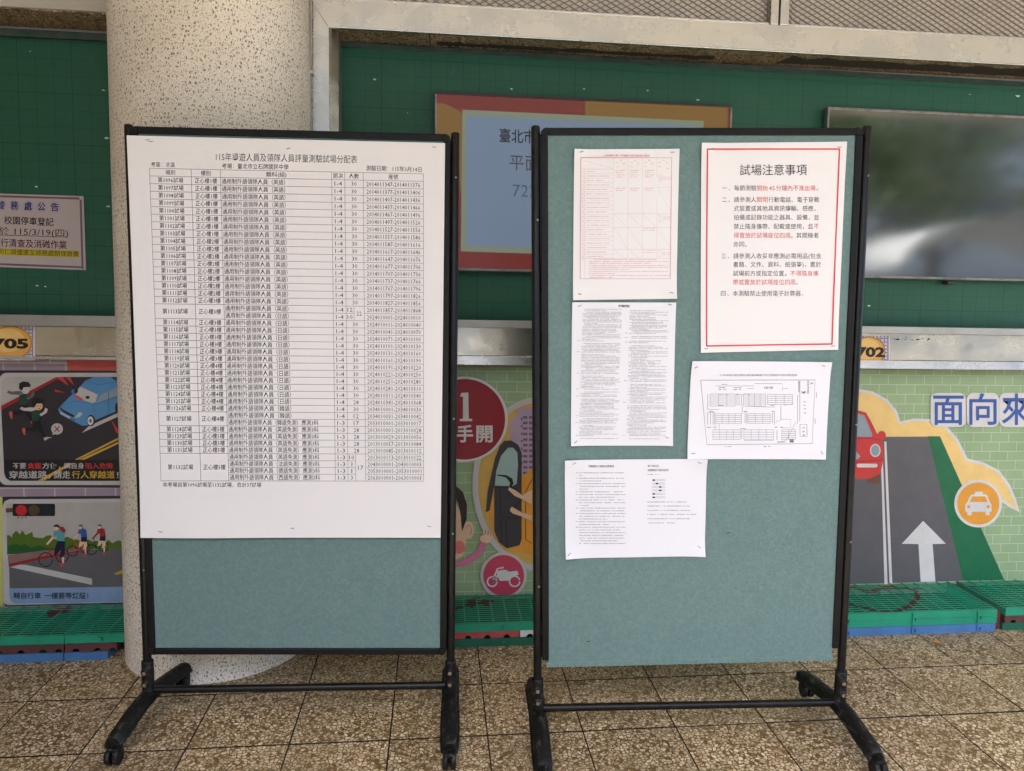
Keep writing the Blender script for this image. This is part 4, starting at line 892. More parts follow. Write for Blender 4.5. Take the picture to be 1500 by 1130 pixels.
    # pin board and its rails
    if not right:
        fx0, fx1, fz0, fz1 = -.4655, .4595, .2275, 1.8245; ix0, ix1, iz0, iz1 = -.4445, .4405, .2475, 1.8040
    else:
        fx0, fx1, fz0, fz1 = -.4545, .4620, .2500, 1.8330; ix0, ix1, iz0, iz1 = -.4355, .4430, .2435, 1.8150
    b = MB(); nx, nz = 30, 50; v = []
    for j in range(nz+1):
        for i in range(nx+1):
            x = ix0+(ix1-ix0)*i/nx; zz_ = iz0+(iz1-iz0)*j/nz
            if right: zz_ = zz_ - .004*(1-j/nz)*(i/nx-.5)*(-1)
            v.append((x, -.0065+.0012*noise.noise(Vector((x*5, zz_*5, 3))), zz_))
    b.faces(v, [(j*(nx+1)+i, j*(nx+1)+i+1, (j+1)*(nx+1)+i+1, (j+1)*(nx+1)+i) for j in range(nz) for i in range(nx)], 'fabric', True)
    b.faces([(ix0, -.0065, iz0), (ix1, -.0065, iz0), (ix1, .009, iz0), (ix0, .009, iz0)], [(0, 3, 2, 1)], 'fabric')
    b.faces([(ix0, .009, iz0), (ix1, .009, iz0), (ix1, .009, iz1), (ix0, .009, iz1)], [(0, 3, 2, 1)], 'fabric')
    pb = b.build('pin_board', t)
    if right:
        b = MB(); b.box(ix0-.006, ix1+.004, -.0072, .0088, iz0-.004, iz0+.014, 'fabric', bev=.002); b.build('fabric_hem', pb)
    w_ = .0205; y0, y1 = -.0125, .012
    # rounded outer frame: path around
    def bar(nm, a, c):
        b = MB(); b.box(a[0], c[0], y0, y1, a[1], c[1], 'black_frame', bev=.003); b.build(nm, t)
    bar('top_rail', (fx0+w_, fz1-w_), (fx1-w_, fz1)); 
    zb = fz0+w_ if not right else .265
    bar('side_rail', (fx0, zb), (fx0+w_, fz1-w_)); bar('side_rail', (fx1-w_, zb if not right else .281), (fx1, fz1-w_))
    for xx, sgn in ((fx0, 1), (fx1, -1)):
        for zc, sz in ((fz1, -1),) + (((fz0, 1),) if not right else ()):
            n = 7; pts = [(xx+sgn*w_, zc), (xx+sgn*w_, zc+sz*w_), (xx, zc+sz*w_)]; r_ = .017
            arc = [(xx+sgn*(r_-r_*math.cos(PI/2*i/n)), zc+sz*(r_-r_*math.sin(PI/2*i/n))) for i in range(n+1)]
            poly = [pts[1], pts[2]] + arc + [pts[0]]; b = MB(); m_ = len(poly)
            F = [(p[0], y0, p[1]) for p in poly]; K = [(p[0], y1, p[1]) for p in poly]
            o1 = list(range(m_)); b.faces(F+K, [o1, [m_+i for i in o1][::-1]] + [(i, (i+1) % m_, m_+(i+1) % m_, m_+i) for i in range(m_)], 'black_frame'); b.build('corner_cap', t)
    if not right: bar('bottom_rail', (fx0+w_, fz0), (fx1-w_, fz0+w_))
    for x, z in ((xp[1], 1.70), (xp[0], 1.58), (xp[1], .62), (xp[0], .50), (xp[1], .98)):
        b = MB(); b.tube([(x+.004, -.0115, z), (x+.004, -.0142, z)], .003, 'staple_metal', 8); b.build('screw', t)
    return t
LS = stand(LM, 'wheeled black notice stand carrying one large exam room list, before the pillar', False)
RS = stand(RM, 'wheeled black notice stand with five small sheets pinned on its green cloth board', True)

# ================================================================= PAPERS
def paper(Mx, q, mat, l, name, label, disp, cat='notice', grid=(28, 34)):
    c = [lmap(Mx, *p, l) for p in q]; base = Vector(((c[2].x+c[3].x)/2, 0, (c[2].z+c[3].z)/2)); base.y = c[3].y
    o = empty(name, Mx @ Matrix.Translation(base), label=label, cat=cat)
    x0, x1 = min(p.x for p in c), max(p.x for p in c); z0, z1 = min(p.z for p in c), max(p.z for p in c)
    def mp(px, py, lift):
        p = lmap(Mx, px, py, l); s_ = (p.x-x0)/(x1-x0); t_ = (z1-p.z)/(z1-z0)
        p.y -= disp(s_, t_) + lift; return p - base
    sheet(lambda a, b_, d: mp(a, b_, 0), q, mat, *grid, None, 'paper_sheet', o)
    return o, mp
def curl(corners, wave=.0006, seed=0):
    """lift at the corners and a slow waviness; corners = lift at (tl, tr, br, bl)"""
    def f(s_, t_):
        s_ = min(max(s_, 0), 1); t_ = min(max(t_, 0), 1); g = 0
        for k, (a, c) in zip(corners, ((0, 0), (1, 0), (1, 1), (0, 1))):
            d = math.hypot(s_-a, t_-c); g += k*max(0, 1-d/.22)**2
        return g + wave*(1+noise.noise(Vector((s_*3+seed, t_*3, seed))))
    return f
def staple(par, mp, px, py, a=.3, L=3.6):
    b = MB(); dx, dy = L*math.cos(a), L*math.sin(a)
    p, q = mp(px-dx/2, py+dy/2, .0012), mp(px+dx/2, py-dy/2, .0012)
    b.tube([p+Vector((0, .002, 0)), p, q, q+Vector((0, .002, 0))], .0010, 'staple_metal', 6); b.build('staple', par)

# ---- the big list
big, mp = paper(LM, [(186.5, 199), (652, 210), (645.5, 787.5), (207.5, 787)], 'paper_pinkish', .0165, 'exam_room_list', 'very large white exam room table sheet covering most of the left stand', lambda s_, t_: .0012*(1+noise.noise(Vector((s_*2.2, t_*2.6, 1)))) + .010*max(0, (t_-.82)/.18)**2*(.35+.65*math.exp(-((s_-.18)/.2)**2)) + .003*max(0, 1-math.hypot(s_-.0, t_)/.25))
TLc, TRc, BRc, BLc = (219.4, 247), (620.3, 255), (620.4, 705), (236.3, 704.4)
NR = 43
def T(u, v):
    vv = v + .061*v*(1-v)
    l_ = (TLc[0]+(BLc[0]-TLc[0])*vv, TLc[1]+(BLc[1]-TLc[1])*vv); r_ = (TRc[0]+(BRc[0]-TRc[0])*vv, TRc[1]+(BRc[1]-TRc[1])*vv)
    return (l_[0]+(r_[0]-l_[0])*u, l_[1]+(r_[1]-l_[1])*u)
cols = [0, .1515, .258, .6645, .7125, .780, 1]; csub = .742
rows = []     # (room, floor, [(subject, sessions, count, seats)], merged)
def rg(pre, a, n): return f'{pre}{a:04d}-{pre}{a+n-1:04d}'
lang = lambda s_: f'通用制外語領隊人員（{s_}）'
for i in range(17):
    rows.append((1096+i, 1+i//8, [(lang('英語'), '1-4', '30', rg('201401', 1347+30*i, 30))], None))
rows.append((1113, 3, [(lang('英語'), '1-4', '12', rg('201401', 1857, 12)), (lang('日語'), '1-4', '10', rg('202401', 1, 10))], '22'))
for i in range(11): rows.append((1114+i, 3 if i < 6 else 4, [(lang('日語'), '1-4', '30', rg('202401', 11+30*i, 30))], None))
rows.append((1125, 4, [(lang('日語'), '1-4', '28', rg('202401', 341, 28))], None))
rows.append((1126, 4, [(lang('韓語'), '1-4', '30', rg('203401', 1, 30))], None))
rows.append((1127, 4, [(lang('韓語'), '1-4', '12', rg('203401', 31, 12)), (lang('韓語免測')+'應測3科', '1-3', '17', rg('203301', 1, 17))], None))
for i in range(4): rows.append((1128+i, 5, [(lang('英語免測')+'應測3科', '1-3', '28', rg('201301', 1+28*i, 28))], None))
rows.append((1132, 5, [(lang('英語免測')+'應測3科', '1-3', '10', rg('201301', 113, 10)), (lang('法語免測')+'應測3科', '1-3', '3', rg('204301', 1, 3)), (lang('德語免測')+'應測3科', '1-3', '1', rg('205301', 1, 1)), (lang('西語免測')+'應測3科', '1-3', '3', rg('206301', 1, 3))], '17'))
lb = MB(); LWD = .62
def hl(u0, u1, v): stroke(lb, mp, [T(u0+(u1-u0)*i/8, v) for i in range(9)], LWD, 'ink_map', .0004)
def vl(u, v0, v1):
    n = max(2, int((v1-v0)*24)); stroke(lb, mp, [T(u, v0+(v1-v0)*i/n) for i in range(n+1)], LWD, 'ink_map', .0004)
BK = 'ink_black'; OF = 0
def cell(s_, u0, u1, v, h, wpx, align='c', pad=1.6):
    a, c = T(u0, v), T(u1, v); L_ = c[0]-a[0]
    if align == 'c': x0 = a[0]+(L_-wpx)/2
    else: x0 = a[0]+pad
    f = lambda x: a[1]+(c[1]-a[1])*(x-a[0])/L_
    text('big', s_, x0, f(x0), x0+wpx, f(x0+wpx), h*1.1, mp, BK, big, .0006, OF, 1)
hdr = .5/NR
for s_, (u0, u1), wpx in (('場別', (cols[0], cols[1]), 14), ('樓別', (cols[1], cols[2]), 14), ('類科(組)', (.26, .6645), 30), ('節次', (cols[3], cols[4]), 14.5), ('人數', (cols[4], cols[5]), 14.5), ('座號', (cols[5], 1), 14)): cell(s_, u0, u1, hdr, 6.6, wpx)
hl(0, 1, 0); hl(0, 1, 1/NR); hl(0, 1, 1)
r0 = 1
for room, flr, subs, merged in rows:
    n = len(subs); vm = (r0+n/2)/NR
    cell(f'第{room}試場', 0, cols[1], vm, 6.8, 37); cell(f'正心樓{flr}樓', cols[1], cols[2], vm, 6.8, 32.5)
    for q, (sb, ss, ct, st_) in enumerate(subs):
        v = (r0+q+.5)/NR
        cell(sb, cols[2], cols[3], v, 6.8, 132 if '免測' in sb else 93, 'l'); cell(ss, cols[3], cols[4], v, 7.0, 11)
        ue = csub if merged else cols[5]; cell(ct, cols[4], ue, v, 7.0, 7.6 if len(ct) == 2 else (1.3 if ct == '1' else 3.0)); cell(st_, cols[5], 1, v, 7.2, 78.5)
        if q: hl(cols[2], ue, (r0+q)/NR); hl(cols[5], 1, (r0+q)/NR)
    if merged: cell(merged, csub, cols[5], vm, 7.0, 7.6); vl(csub, r0/NR, (r0+n)/NR)
    r0 += n; hl(0, 1, r0/NR)
for u in (0, cols[5], 1, cols[1], cols[2], cols[3], cols[4]): vl(u, 0, 1)
lb.build('table_rule', big)
text('big', '115年導遊人員及領隊人員評量測驗試場分配表', 316.5, 230.3, 523.5, 234.3, 11.2, mp, 'ink_deep', big, .0006, -.004, 2)
text('big', '考區：北區', 222, 241.5, 257, 242.2, 6.8, mp, BK, big, .0006, OF, 1)
text('big', '考場：臺北市立石牌國民中學', 325.5, 243.6, 423, 245.4, 7.4, mp, BK, big, .0006, OF, 1)
text('big', '測驗日期：115年3月14日', 536.5, 246.7, 617.5, 249, 7.4, mp, BK, big, .0006, OF, 1)
text('big', '本考場自第1096試場至1132試場，合計37試場', 239, 710, 383, 710.5, 6.8, mp, BK, big, .0006, OF, 1)
for px, py, a in ((217, 205.5, .1), (222, 208, .1), (423, 218, .25), (636, 216, -.1), (237, 778, -.15), (429, 773.5, .05), (629, 771, -.2)): staple(big, mp, px, py, a, 5)

# ---- A: red schedule (upper left of the right board)
pa, mp = paper(RM, [(841, 219), (995, 218.5), (990.5, 438), (839, 440)], 'paper', .0095, 'schedule_sheet', 'white schedule sheet with fine red table, top left of the right stand', curl((.009, .003, .010, .008), .0012, seed=2))
za = zoom(820, 200, 4.52); b = MB()
def L_(pts, w_, m, mp_=None): stroke(b, mp_ or mp, [za(*p) for p in pts], w_, m, .0005)
L_([(138, 143), (740, 143), (730, 943), (134, 943), (138, 143)], .9, 'ink_red_soft')
L_([(138, 218), (355, 218)], .4, 'ink_pink_line')
for k in range(20): y = 248+k*29.6; L_([(138, y), (355, y)], .3, 'ink_pink_line')
for x in (355, 452, 548, 643): L_([(x, 143), (x-4, 808)], .35, 'ink_pink_line')
L_([(165, 218), (162, 943)], .35, 'ink_pink_line')
for y in (512, 603, 748): L_([(355, y), (740, y)], .35, 'ink_pink_line')
L_([(643, 338), (740, 338)], .35, 'ink_pink_line'); L_([(134, 808), (735, 808)], .4, 'ink_pink_line')
for p in (((150, 160), (355, 215)), ((645, 342), (735, 500)), ((360, 515), (440, 600)), ((455, 515), (540, 600)), ((550, 515), (635, 600)), ((360, 606), (445, 745)), ((455, 606), (545, 745)), ((645, 606), (735, 745)), ((360, 752), (420, 805)), ((455, 752), (520, 805))): L_(p, .3, 'ink_pink_line')
def G(x0, x1, y, h, m, sd, pitch=1.5, gap=.1):
    a, c = za(x0, y), za(x1, y); greek(b, mp, a[0], c[0], a[1], c[1], h, m, .0006, sd, pitch, gap)
for k in range(20):
    y = 234+k*29.6; G(145, 160, y, .9, 'ink_red_soft', k, 1.2, 0); G(176, 235 if k == 0 else rnd.choice((285, 330, 330, 312)), y, 1.0, 'ink_red_soft', 30+k, 1.3, .08)
for y in (226, 240, 256, 270, 344, 358):
    for x in (370, 465, 560): G(x, x+62-(14 if y in (240, 270, 358) else 0), y, 1.0, 'ink_red_soft', y+x, 1.3, .05)
for x, y in ((372, 175), (415, 175), (372, 202), (465, 175), (508, 175), (465, 202), (560, 175), (602, 175), (560, 202), (652, 175), (697, 175), (652, 202), (397, 160), (490, 160), (583, 160), (680, 160), (415, 188), (508, 188), (602, 188), (705, 214)): G(x, x+16, y, .9, 'ink_red_soft', x+y, 1.3, 0)
for x, ys in ((652, (258, 271, 284, 297)), (650, (522, 535, 549, 562)), (550, (608, 622)), (550, (755, 769)), (648, (757, 771, 784, 797))):
    for q, y in enumerate(ys): G(x, x+(32 if (q == 0 and x > 600) or q == 3 else 80), y, .9, 'ink_red_soft', x+y, 1.4, .15)
for k, y in enumerate((816, 829, 841, 856, 868, 881, 896, 909, 922, 935)): G(195 if k else 220, (640, 725, 600, 722, 720, 480, 720, 370, 725, 360)[k], y, 1.0, 'ink_red_soft', 90+k, 1.35, .1)
b.build('schedule_print', pa)
text('pa', '交通部觀光署115年領隊人員評量測驗日程表', 884.5, 228.2, 951.5, 228.6, 2.9, mp, 'ink_red_soft', pa, .0006, .01, 1)
for px, py, a in ((852, 223, .3), (985, 223.5, 0), (849, 431, -.1), (983, 429, -.2)): staple(pa, mp, px, py, a, 5)

# ---- B: exam rules in two columns
pbp, mp = paper(RM, [(838, 443), (990, 443.5), (985, 653), (836, 653)], 'paper_bluish', .0095, 'rules_sheet', 'white rules sheet in two columns of tiny black text, below the red schedule', curl((.006, .004, .007, .010), .0012, seed=5))
b = MB(); za = zoom(820, 435, 4.911); r_ = random.Random(21)
text('pb', '試場規則', 905.8, 448.6, 922, 448.8, 3.4, mp, 'ink_black', pbp, .0006, .02, 1)
y = 90; k = 0
while y < 1022:
    sh = (y-90)/930*-28
    x1 = r_.choice((445, 445, 440, 430, 330, 270, 410, 440)); ind = r_.choice((0, 0, 0, 12, 28))
    G(165+sh+ind, x1+sh, y, .95, 'ink_grey', 200+k, 1.15, .08)
    if r_.random() < .11: G(128+sh*.6, 148+sh*.6, y-3, .9, 'ink_grey', 900+k, 1.1, 0); y += 9
    y += r_.choice((9.6, 10.2, 11)); k += 1
y = 100
while y < 1022:
    sh = (y-90)/930*-22
    x1 = r_.choice((785, 780, 770, 690, 640, 785, 745)); ind = r_.choice((0, 0, 18, 18))
    G(502+sh+ind, x1+sh, y, .95, 'ink_grey', 400+k, 1.15, .08)
    if r_.random() < .09: G(472+sh, 492+sh, y-4, .9, 'ink_grey', 1900+k, 1.1, 0); y += 12
    y += r_.choice((9.6, 10.2, 11.2)); k += 1
b.build('rules_print', pbp)
for px, py, a in ((849, 448.5, .3), (981, 446.5, -.2), (843, 647, .6), (977, 641, -.3)): staple(pbp, mp, px, py, a, 5)

# ---- C: large cautions
pcx, mp = paper(RM, [(1027, 210), (1240, 208), (1226.3, 512.5), (1026, 517)], 'paper_pinkish', .0095, 'caution_sheet', 'large white caution sheet with red border line, top right of the right stand', curl((.006, .003, .006, .005), .0014, seed=8))
b = MB(); stroke(b, mp, [(1035.5, 219.3), (1134, 218.9), (1230, 219)], 2.0, 'ink_red', .0005); stroke(b, mp, [(1229, 219), (1223.5, 360), (1217.5, 504.5)], 2.0, 'ink_red', .0006)
stroke(b, mp, [(1218, 504), (1125, 505.5), (1034, 507)], 2.0, 'ink_red', .0005); stroke(b, mp, [(1035.6, 219), (1035, 360), (1034.5, 507)], 2.0, 'ink_red', .0006); b.build('red_border', pcx)
text('pc', '試場注意事項', 1083.5, 249.8, 1181.5, 249.6, 15.2, mp, 'ink_deep', pcx, .0008, 0, 4)
lines = [(276.1, '一、', [('每節測驗', 0), ('開始', 1), ('45', 1), ('分鐘內不准出場', 1), ('。', 0)]),
         (293.1, '二、', [('請參測人', 0), ('關閉', 1), ('行動電話、電子穿戴', 0)]), (305.9, '', [('式裝置或其他具資訊傳輸、感應、', 0)]), (319, '', [('拍攝或記錄功能之器具、設備，並', 0)]),
         (332.2, '', [('禁止隨身攜帶、配戴或使用，且', 0), ('不', 1)]), (345.4, '', [('得置放於試場座位四周', 1), ('。其關機者', 0)]), (358.5, '', [('亦同。', 0)]),
         (375.5, '三、', [('請參測人收妥非應測必需用品(包含', 0)]), (387.9, '', [('書籍、文件、資料、紙張等)，置於', 0)]), (401, '', [('試場前方或指定位置，', 0), ('不得隨身攜', 1)]), (413.8, '', [('帶或置放於試場座位四周', 1), ('。', 0)]), (430.3, '四、', [('本測驗禁止使用電子計算器。', 0)])]
for y, num, segs in lines:
    k = -(y-276)*.013; x = 1074.6+k; adv = 8.38
    if num: text('pc', num[0], 1057.5+k, y, 1064.5+k, y, 7.6, mp, BK, pcx, .0008, -.006, 2) if num[0] != '一' else text('pc', '一', 1057.5+k, y, 1064.5+k, y, 7.6, mp, BK, pcx, .0008, -.006, 2)
    if num: text('pc', '、', 1067+k, y, 1069+k, y, 7.6, mp, BK, pcx, .0008, -.006, 2)
    for s_, red in segs:
        if s_ == '45': text('pc', s_, x+1, y, x+9.5, y, 7.8, mp, 'ink_red', pcx, .0008, -.006, 2); x += 11; continue
        n = sum(.5 if c_ in '()' else 1 for c_ in s_)
        core = s_
        if s_[-1] in '。，、' and len(s_) > 1: core = s_[:-1]
        if s_[0] in '。，':
            if len(s_) > 1:
                text('pc', s_[1:], x+adv+.6, y, x+n*adv-.6, y, 7.7, mp, BK, pcx, .0008, -.006, 2)
            text('pc', s_[0], x+1, y, x+3.2, y, 7.7, mp, 'ink_red' if red else BK, pcx, .0008, -.006, 2); x += n*adv; continue
        nc = sum(.5 if c_ in '()' else 1 for c_ in core)
        text('pc', core, x+.5, y, x+nc*adv-.6, y, 7.7, mp, 'ink_red' if red else BK, pcx, .0008, -.006, 2)
        if core != s_: text('pc', s_[-1], x+nc*adv+.8, y, x+nc*adv+3, y, 7.7, mp, BK, pcx, .0008, -.006, 2)
        x += n*adv
for px, py, a in ((1041, 219, .5), (1229, 216, 0), (1034, 511, 0), (1219, 507, .1)): staple(pcx, mp, px, py, a, 5)

# ---- D: floor plan
pd, mp = paper(RM, [(1012.5, 529), (1217, 530.5), (1208.5, 673), (1006, 672.5)], 'paper_bluish', .0105, 'site_plan_sheet', 'white landscape sheet with black line plan of the school rooms', curl((.014, .010, .004, .010), .0018, seed=11))
b = MB(); za = zoom(990, 510, 5.948)
def LL(pts, w_=.55, m='ink_map'): stroke(b, mp, [za(*p) for p in pts], w_, m, .0005)
LL([(215, 280), (1210, 278), (1185, 832), (268, 842), (215, 280)], .7)
def block(x0, x1, y0, y1, nr, nc):
    for i in range(nr+1): yy = y0+(y1-y0)*i/nr; LL([(x0, yy), (x1, yy)], .5)
    for j in range(nc+1): xx = x0+(x1-x0)*j/nc; LL([(xx, y0), (xx, y1)], .4)
block(295, 515, 400, 505, 6, 3); block(585, 780, 400, 505, 6, 4); block(795, 1015, 405, 492, 5, 3); block(345, 570, 572, 655, 5, 4); block(625, 820, 572, 655, 5, 3); block(320, 560, 712, 795, 4, 4); block(590, 850, 712, 795, 4, 4); block(920, 1040, 712, 795, 5, 2)
for x, y0, y1 in ((275, 400, 535), (530, 402, 500), (548, 402, 500), (568, 402, 500), (275, 560, 665), (300, 560, 665), (322, 560, 665), (335, 560, 665), (600, 560, 655), (615, 560, 655), (838, 560, 655), (855, 555, 670), (572, 705, 790), (878, 715, 800), (1058, 410, 660), (1078, 290, 640), (575, 505, 575), (912, 500, 620), (1080, 665, 770), (1140, 665, 770)): LL([(x, y0), (x, y1)], .6)
for p in (((275, 535), (375, 535)), ((275, 560), (340, 560)), ((340, 665), (340, 712), (375, 712), (375, 660)), ((910, 622), (1000, 622), (1000, 695), (915, 695)), ((865, 645), (912, 625)), ((1045, 645), (960, 805), (880, 822)), ((590, 805), (850, 805)), ((590, 505), (860, 515)), ((345, 330), (680, 330)), ((680, 310), (925, 310), (925, 375)), ((1080, 665), (1140, 665)), ((1080, 770), (1140, 770)), ((620, 352), (680, 352)), ((925, 352), (975, 352)), ((940, 500), (1025, 485))): LL(p, .45)
def GG(x0, x1, y, h=1.6, m='ink_map', sd=1, pitch=2, gap=.1):
    a, c = za(x0, y), za(x1, y); greek(b, mp, a[0], c[0], a[1], c[1], h, m, .0007, sd+x0+y, pitch, gap)
for x0, x1, y in ((400, 440, 316), (372, 435, 345), (372, 435, 362), (500, 565, 345), (500, 570, 362), (365, 408, 500), (520, 560, 403), (825, 860, 500), (588, 625, 552), (822, 858, 552), (290, 325, 552), (268, 320, 690), (325, 340, 690), (562, 600, 702), (860, 930, 690), (868, 950, 818), (1090, 1130, 380), (425, 480, 858), (765, 815, 857)): GG(x0, x1, y)
for k in range(9): GG(1064, 1084, 292+k*11, 1.8, 'ink_grey', k, 1.6, 0); GG(1142, 1158, 290+k*13, 1.8, 'ink_map', k, 1.6, 0)
for y in (695, 728, 758): GG(1103, 1120, y, 2.2, 'ink_map', y, 1.6, 0)
for y in (470, 500, 530, 565): GG(1112, 1128, y, 1.6, 'ink_map', y, 2, 0)
for y in range(390, 430, 9): GG(1220, 1230, y, 1.2, 'ink_grey', y, 1.6, 0)
for y in range(620, 665, 9): GG(1208, 1218, y, 1.2, 'ink_grey', y, 1.6, 0)
GG(990, 1020, 800, 3, 'ink_deep', 3, 2, .1); GG(990, 1020, 815, 3, 'ink_deep', 4, 2, .1); GG(1095, 1130, 388, 3, 'ink_black', 5, 2, .1); GG(1172, 1190, 308, 3, 'ink_map', 5, 2, .1)
for x in (395, 590): LL([(x-30, 403), (x-10, 410), (x+20, 400), (x+60, 408)], .4)
b.build('plan_print', pd)
a = za(385, 237); c = za(1052, 237); text('pd', '115年導遊人員及領隊人員評量測驗臺北市立石牌國民中學試場配置圖', a[0], a[1], c[0], c[1], 2.9, mp, 'ink_map', pd, .0008, 0, 1)
a = za(765, 346); c = za(845, 346); text('pd', '操場', a[0], a[1], c[0], c[1], 3.4, mp, 'ink_map', pd, .0008, 0, 1)
for px, py, an in ((1019, 538, .4), (1205, 536, -.2), (1015, 664, .1), (1203, 663, -1.2)): staple(pd, mp, px, py, an, 5)

# ---- E: answer card instructions
pe, mp = paper(RM, [(827, 674), (1035, 672), (1032, 814.5), (828.3, 818)], 'paper_bluish', .0095, 'answer_card_sheet', 'lowest white landscape sheet, with answer card bubbles and small text', curl((.010, .012, .010, .012), .0018, seed=14))
b = MB(); za = zoom(820, 660, 6.522)
text('pe', '測驗應試卡書寫注意事項', *za(272, 150), *za(515, 150), 3.2, mp, 'ink_black', pe, .0008, 0, 1)
text('pe', '第十號科目', *za(838, 148), *za(942, 148), 3.0, mp, 'ink_black', pe, .0008, 0, 1)
text('pe', '測驗應試卡劃記說明', *za(838, 188), *za(1036, 188), 3.0, mp, 'ink_black', pe, .0008, 0, 1)
for k in range(27):
    y = 212+k*26.0; x1 = (625, 212, 625, 400, 625, 625, 265, 600, 620, 520, 615, 620, 285, 625, 615, 625, 625, 455, 622, 465, 620, 570, 620, 598, 618, 550, 620)[k]
    a, c = za(183, y), za(x1, y); greek(b, mp, a[0], c[0], a[1], c[1], 1.25, 'ink_grey', .0006, 700+k, 1.75, .08)
    if k in (0, 2, 4, 7, 8, 10, 13, 15, 18, 20): a, c = za(152, y), za(166, y); greek(b, mp, a[0], c[0], a[1], c[1], 1.2, 'ink_grey', .0006, k, 1.7, 0)
for k, (y, x1) in enumerate(((228, 950), (491, 1215), (530, 1245), (571, 1245), (609, 1312), (651, 1240), (691, 1102))):
    a, c = za(835, y), za(x1, y); greek(b, mp, a[0], c[0], a[1], c[1], 1.4, 'ink_map' if k < 2 else 'ink_grey', .0006, 800+k, 1.8, .14)
for r_ in range(6):
    for c_ in range(4):
        cx, cy = 896+c_*31, 282+r_*33; pts = [za(*p) for p in ell(cx, cy, 14, 8, 14)]
        fill = (r_, c_) in ((0, 0), (1, 1), (2, 2), (3, 2), (4, 0), (5, 0))
        if fill: b.faces([mp(x, y, .0007) for x, y in pts], [list(range(14))[::-1]], 'ink_deep')
        else: stroke(b, mp, pts+pts[:1], .35, 'ink_map', .0006)
b.build('instruction_print', pe)
for px, py, an in ((841, 678.5, .5), (1024, 677.5, -.2), (833.5, 811, .7), (1024, 801, -.6)): staple(pe, mp, px, py, an, 5)
# loose staples left in the cloth of the right board
for px, py, an in ((862, 940, .2), (1099, 540, .6), (1067, 781, .2)):
    p = lmap(RM, px, py, .0085); b = MB(); b.tube([p+Vector((-.007, 0, -.001)), p, p+Vector((.006, -.0005, .002))], .0008, 'black_frame', 6)
    b.build('loose_staple', RS)

# ================================================================= SMALL THINGS ON THE FLOOR
p = onplane(1376, 942, Vector((-SX, -SY, 1)), .003); b = MB(); n = 14
for s_ in (1, -1):
    v = []
    for i in range(n): t_ = i/(n-1); v.append((.045*(t_-.5), s_*.012*math.sin(PI*t_)*(1+.3*math.sin(9*t_)), .004*math.sin(5*t_)*s_+.004))
    v += [(.045*(t_-.5), 0, .002) for t_ in [i/(n-1) for i in range(n)][::-1]]
    b.faces(v, [(i, i+1, 2*n-2-i, 2*n-1-i) for i in range(n-1)], 'leaf_brown')
b.build('fallen_leaf', mtx=Matrix.Translation(p+Vector((0, 0, .0)))@Matrix.Rotation(-.4, 4, 'Z'), label='small brown dry leaf lying on the floor before the heart mat', cat='leaf')

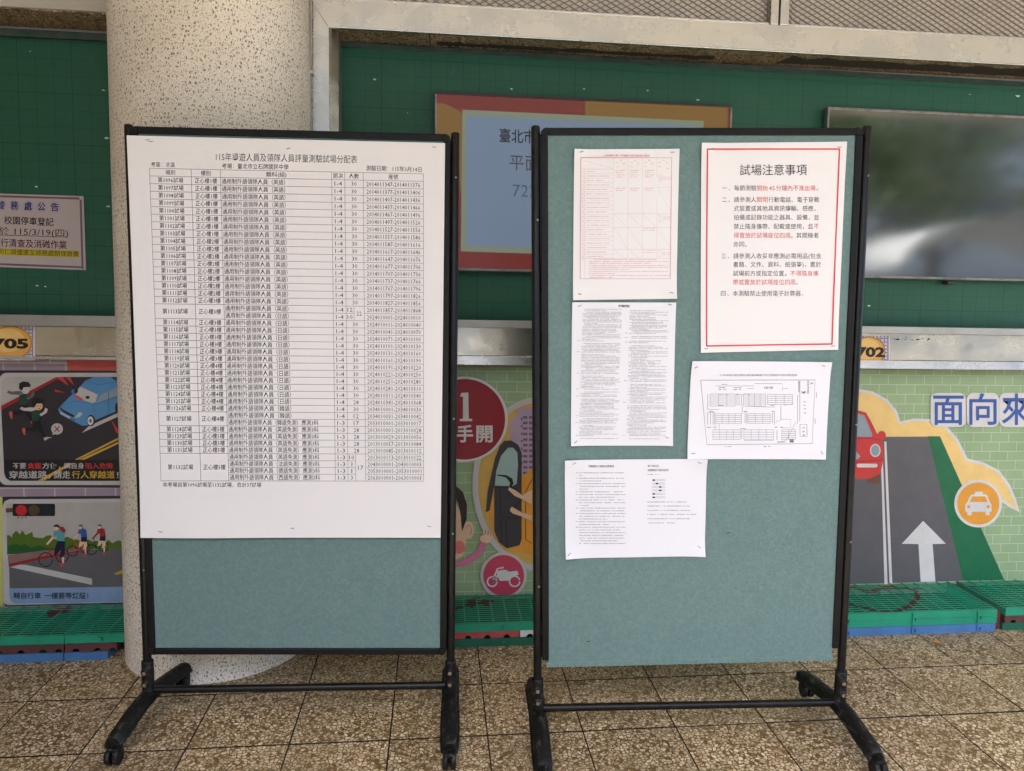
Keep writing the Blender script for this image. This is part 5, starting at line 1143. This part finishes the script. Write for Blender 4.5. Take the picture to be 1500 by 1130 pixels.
# ================================================================= THE YARD BEHIND (seen in reflections)
GZ = -.40
def tree(x, y, hgt, r, seed, lab, lm):
    r_ = random.Random(seed); t = empty('tree', (x, y, GZ), label=lab, cat='tree', group='trees across the yard')
    b = MB(); b.tube([(0, 0, 0), (.05, 0, hgt*.3), (-.05, .05, hgt*.6), (0, 0, hgt*.85)], [.22, .17, .12, .05], 'tree_bark', 10)
    for k in range(6):
        a = r_.uniform(0, 2*PI); z = hgt*r_.uniform(.35, .6); b.tube([(0, 0, z), (r*.4*math.cos(a), r*.4*math.sin(a), z+r*.4), (r*.75*math.cos(a), r*.75*math.sin(a), z+r*.6)], [.09, .06, .02], 'tree_bark', 8)
    b.build('trunk', t); b = MB()
    cl = [Vector((r_.gauss(0, r*.45), r_.gauss(0, r*.45), hgt*.68+r_.gauss(0, r*.38))) for _ in range(34)]
    for c in cl:
        for _ in range(90):
            p = c + Vector((r_.gauss(0, .32), r_.gauss(0, .32), r_.gauss(0, .26))); d = Vector((r_.uniform(-1, 1), r_.uniform(-1, 1), r_.uniform(-1, 1))).normalized()
            e = d.cross(Vector((0, 0, 1))).normalized(); L = r_.uniform(.08, .16)
            b.faces([p-d*L, p+e*L*.45, p+d*L, p-e*L*.45], [(0, 1, 2, 3)], lm if r_.random() < .55 else 'foliage_light')
    b.build('crown', t)
tree(7.5, -10.5, 7.5, 2.3, 1, 'broad leafy tree nearest the arcade across the yard', 'foliage')
tree(11.5, -13, 8.5, 2.6, 2, 'taller leafy tree right of the nearest one across the yard', 'foliage')
tree(4.0, -15, 7, 2.2, 3, 'smaller leafy tree standing before the school building', 'foliage_light')
tree(-6, -13, 8, 2.6, 4, 'leafy tree at the left end of the yard', 'foliage')
bd = empty('school_building', (6, -24, GZ), label='pale school building with blue base across the yard, seen in the dark screen', cat='building')
b = MB(); b.box(-22, 24, -6, 0, 0, 12, 'facade_white'); b.build('facade', bd)
b = MB(); b.box(-22, 24, .001, .25, 0, 1.2, 'facade_blue'); b.build('plinth', bd)
for fl_ in range(3):
    for k in range(14):
        b = MB(); x = -20+k*3.1; z = 1.7+fl_*3.5; b.box(x, x+2.2, .001, .06, z, z+1.7, 'window_glass')
        w_ = b.build('window', bd); b = MB(); b.box(x+1.07, x+1.13, .061, .1, z, z+1.7, 'facade_white'); b.box(x, x+2.2, .061, .1, z+.8, z+.86, 'facade_white'); b.build('glazing_bar', w_)
    b = MB(); b.box(-22, 24, .001, .9, 3.9+fl_*3.5-.2, 3.9+fl_*3.5, 'facade_white'); b.build('sun_ledge', bd)
cn = empty('reflector', (9, -8, GZ), label='added white curved canopy on thin poles in the yard', cat='reflector')  # added to the yard to put a white sweep in the screen's reflection
b = MB(); v = []
for i in range(13):
    a = PI*i/12; v += [(-2.6*math.cos(a), -1.6, 2.6+.8*math.sin(a)), (-2.6*math.cos(a), 1.6, 2.6+.8*math.sin(a))]
b.faces(v, [(2*i, 2*i+2, 2*i+3, 2*i+1) for i in range(12)], 'reflector_white', True); b.build('reflector_sheet', cn)
for x in (-2.5, 2.5):
    for y in (-1.5, 1.5): b = MB(); b.tube([(x, y, 0), (x, y, 2.6)], .04, 'steel_band', 10); b.build('pole', cn)

flush_text()
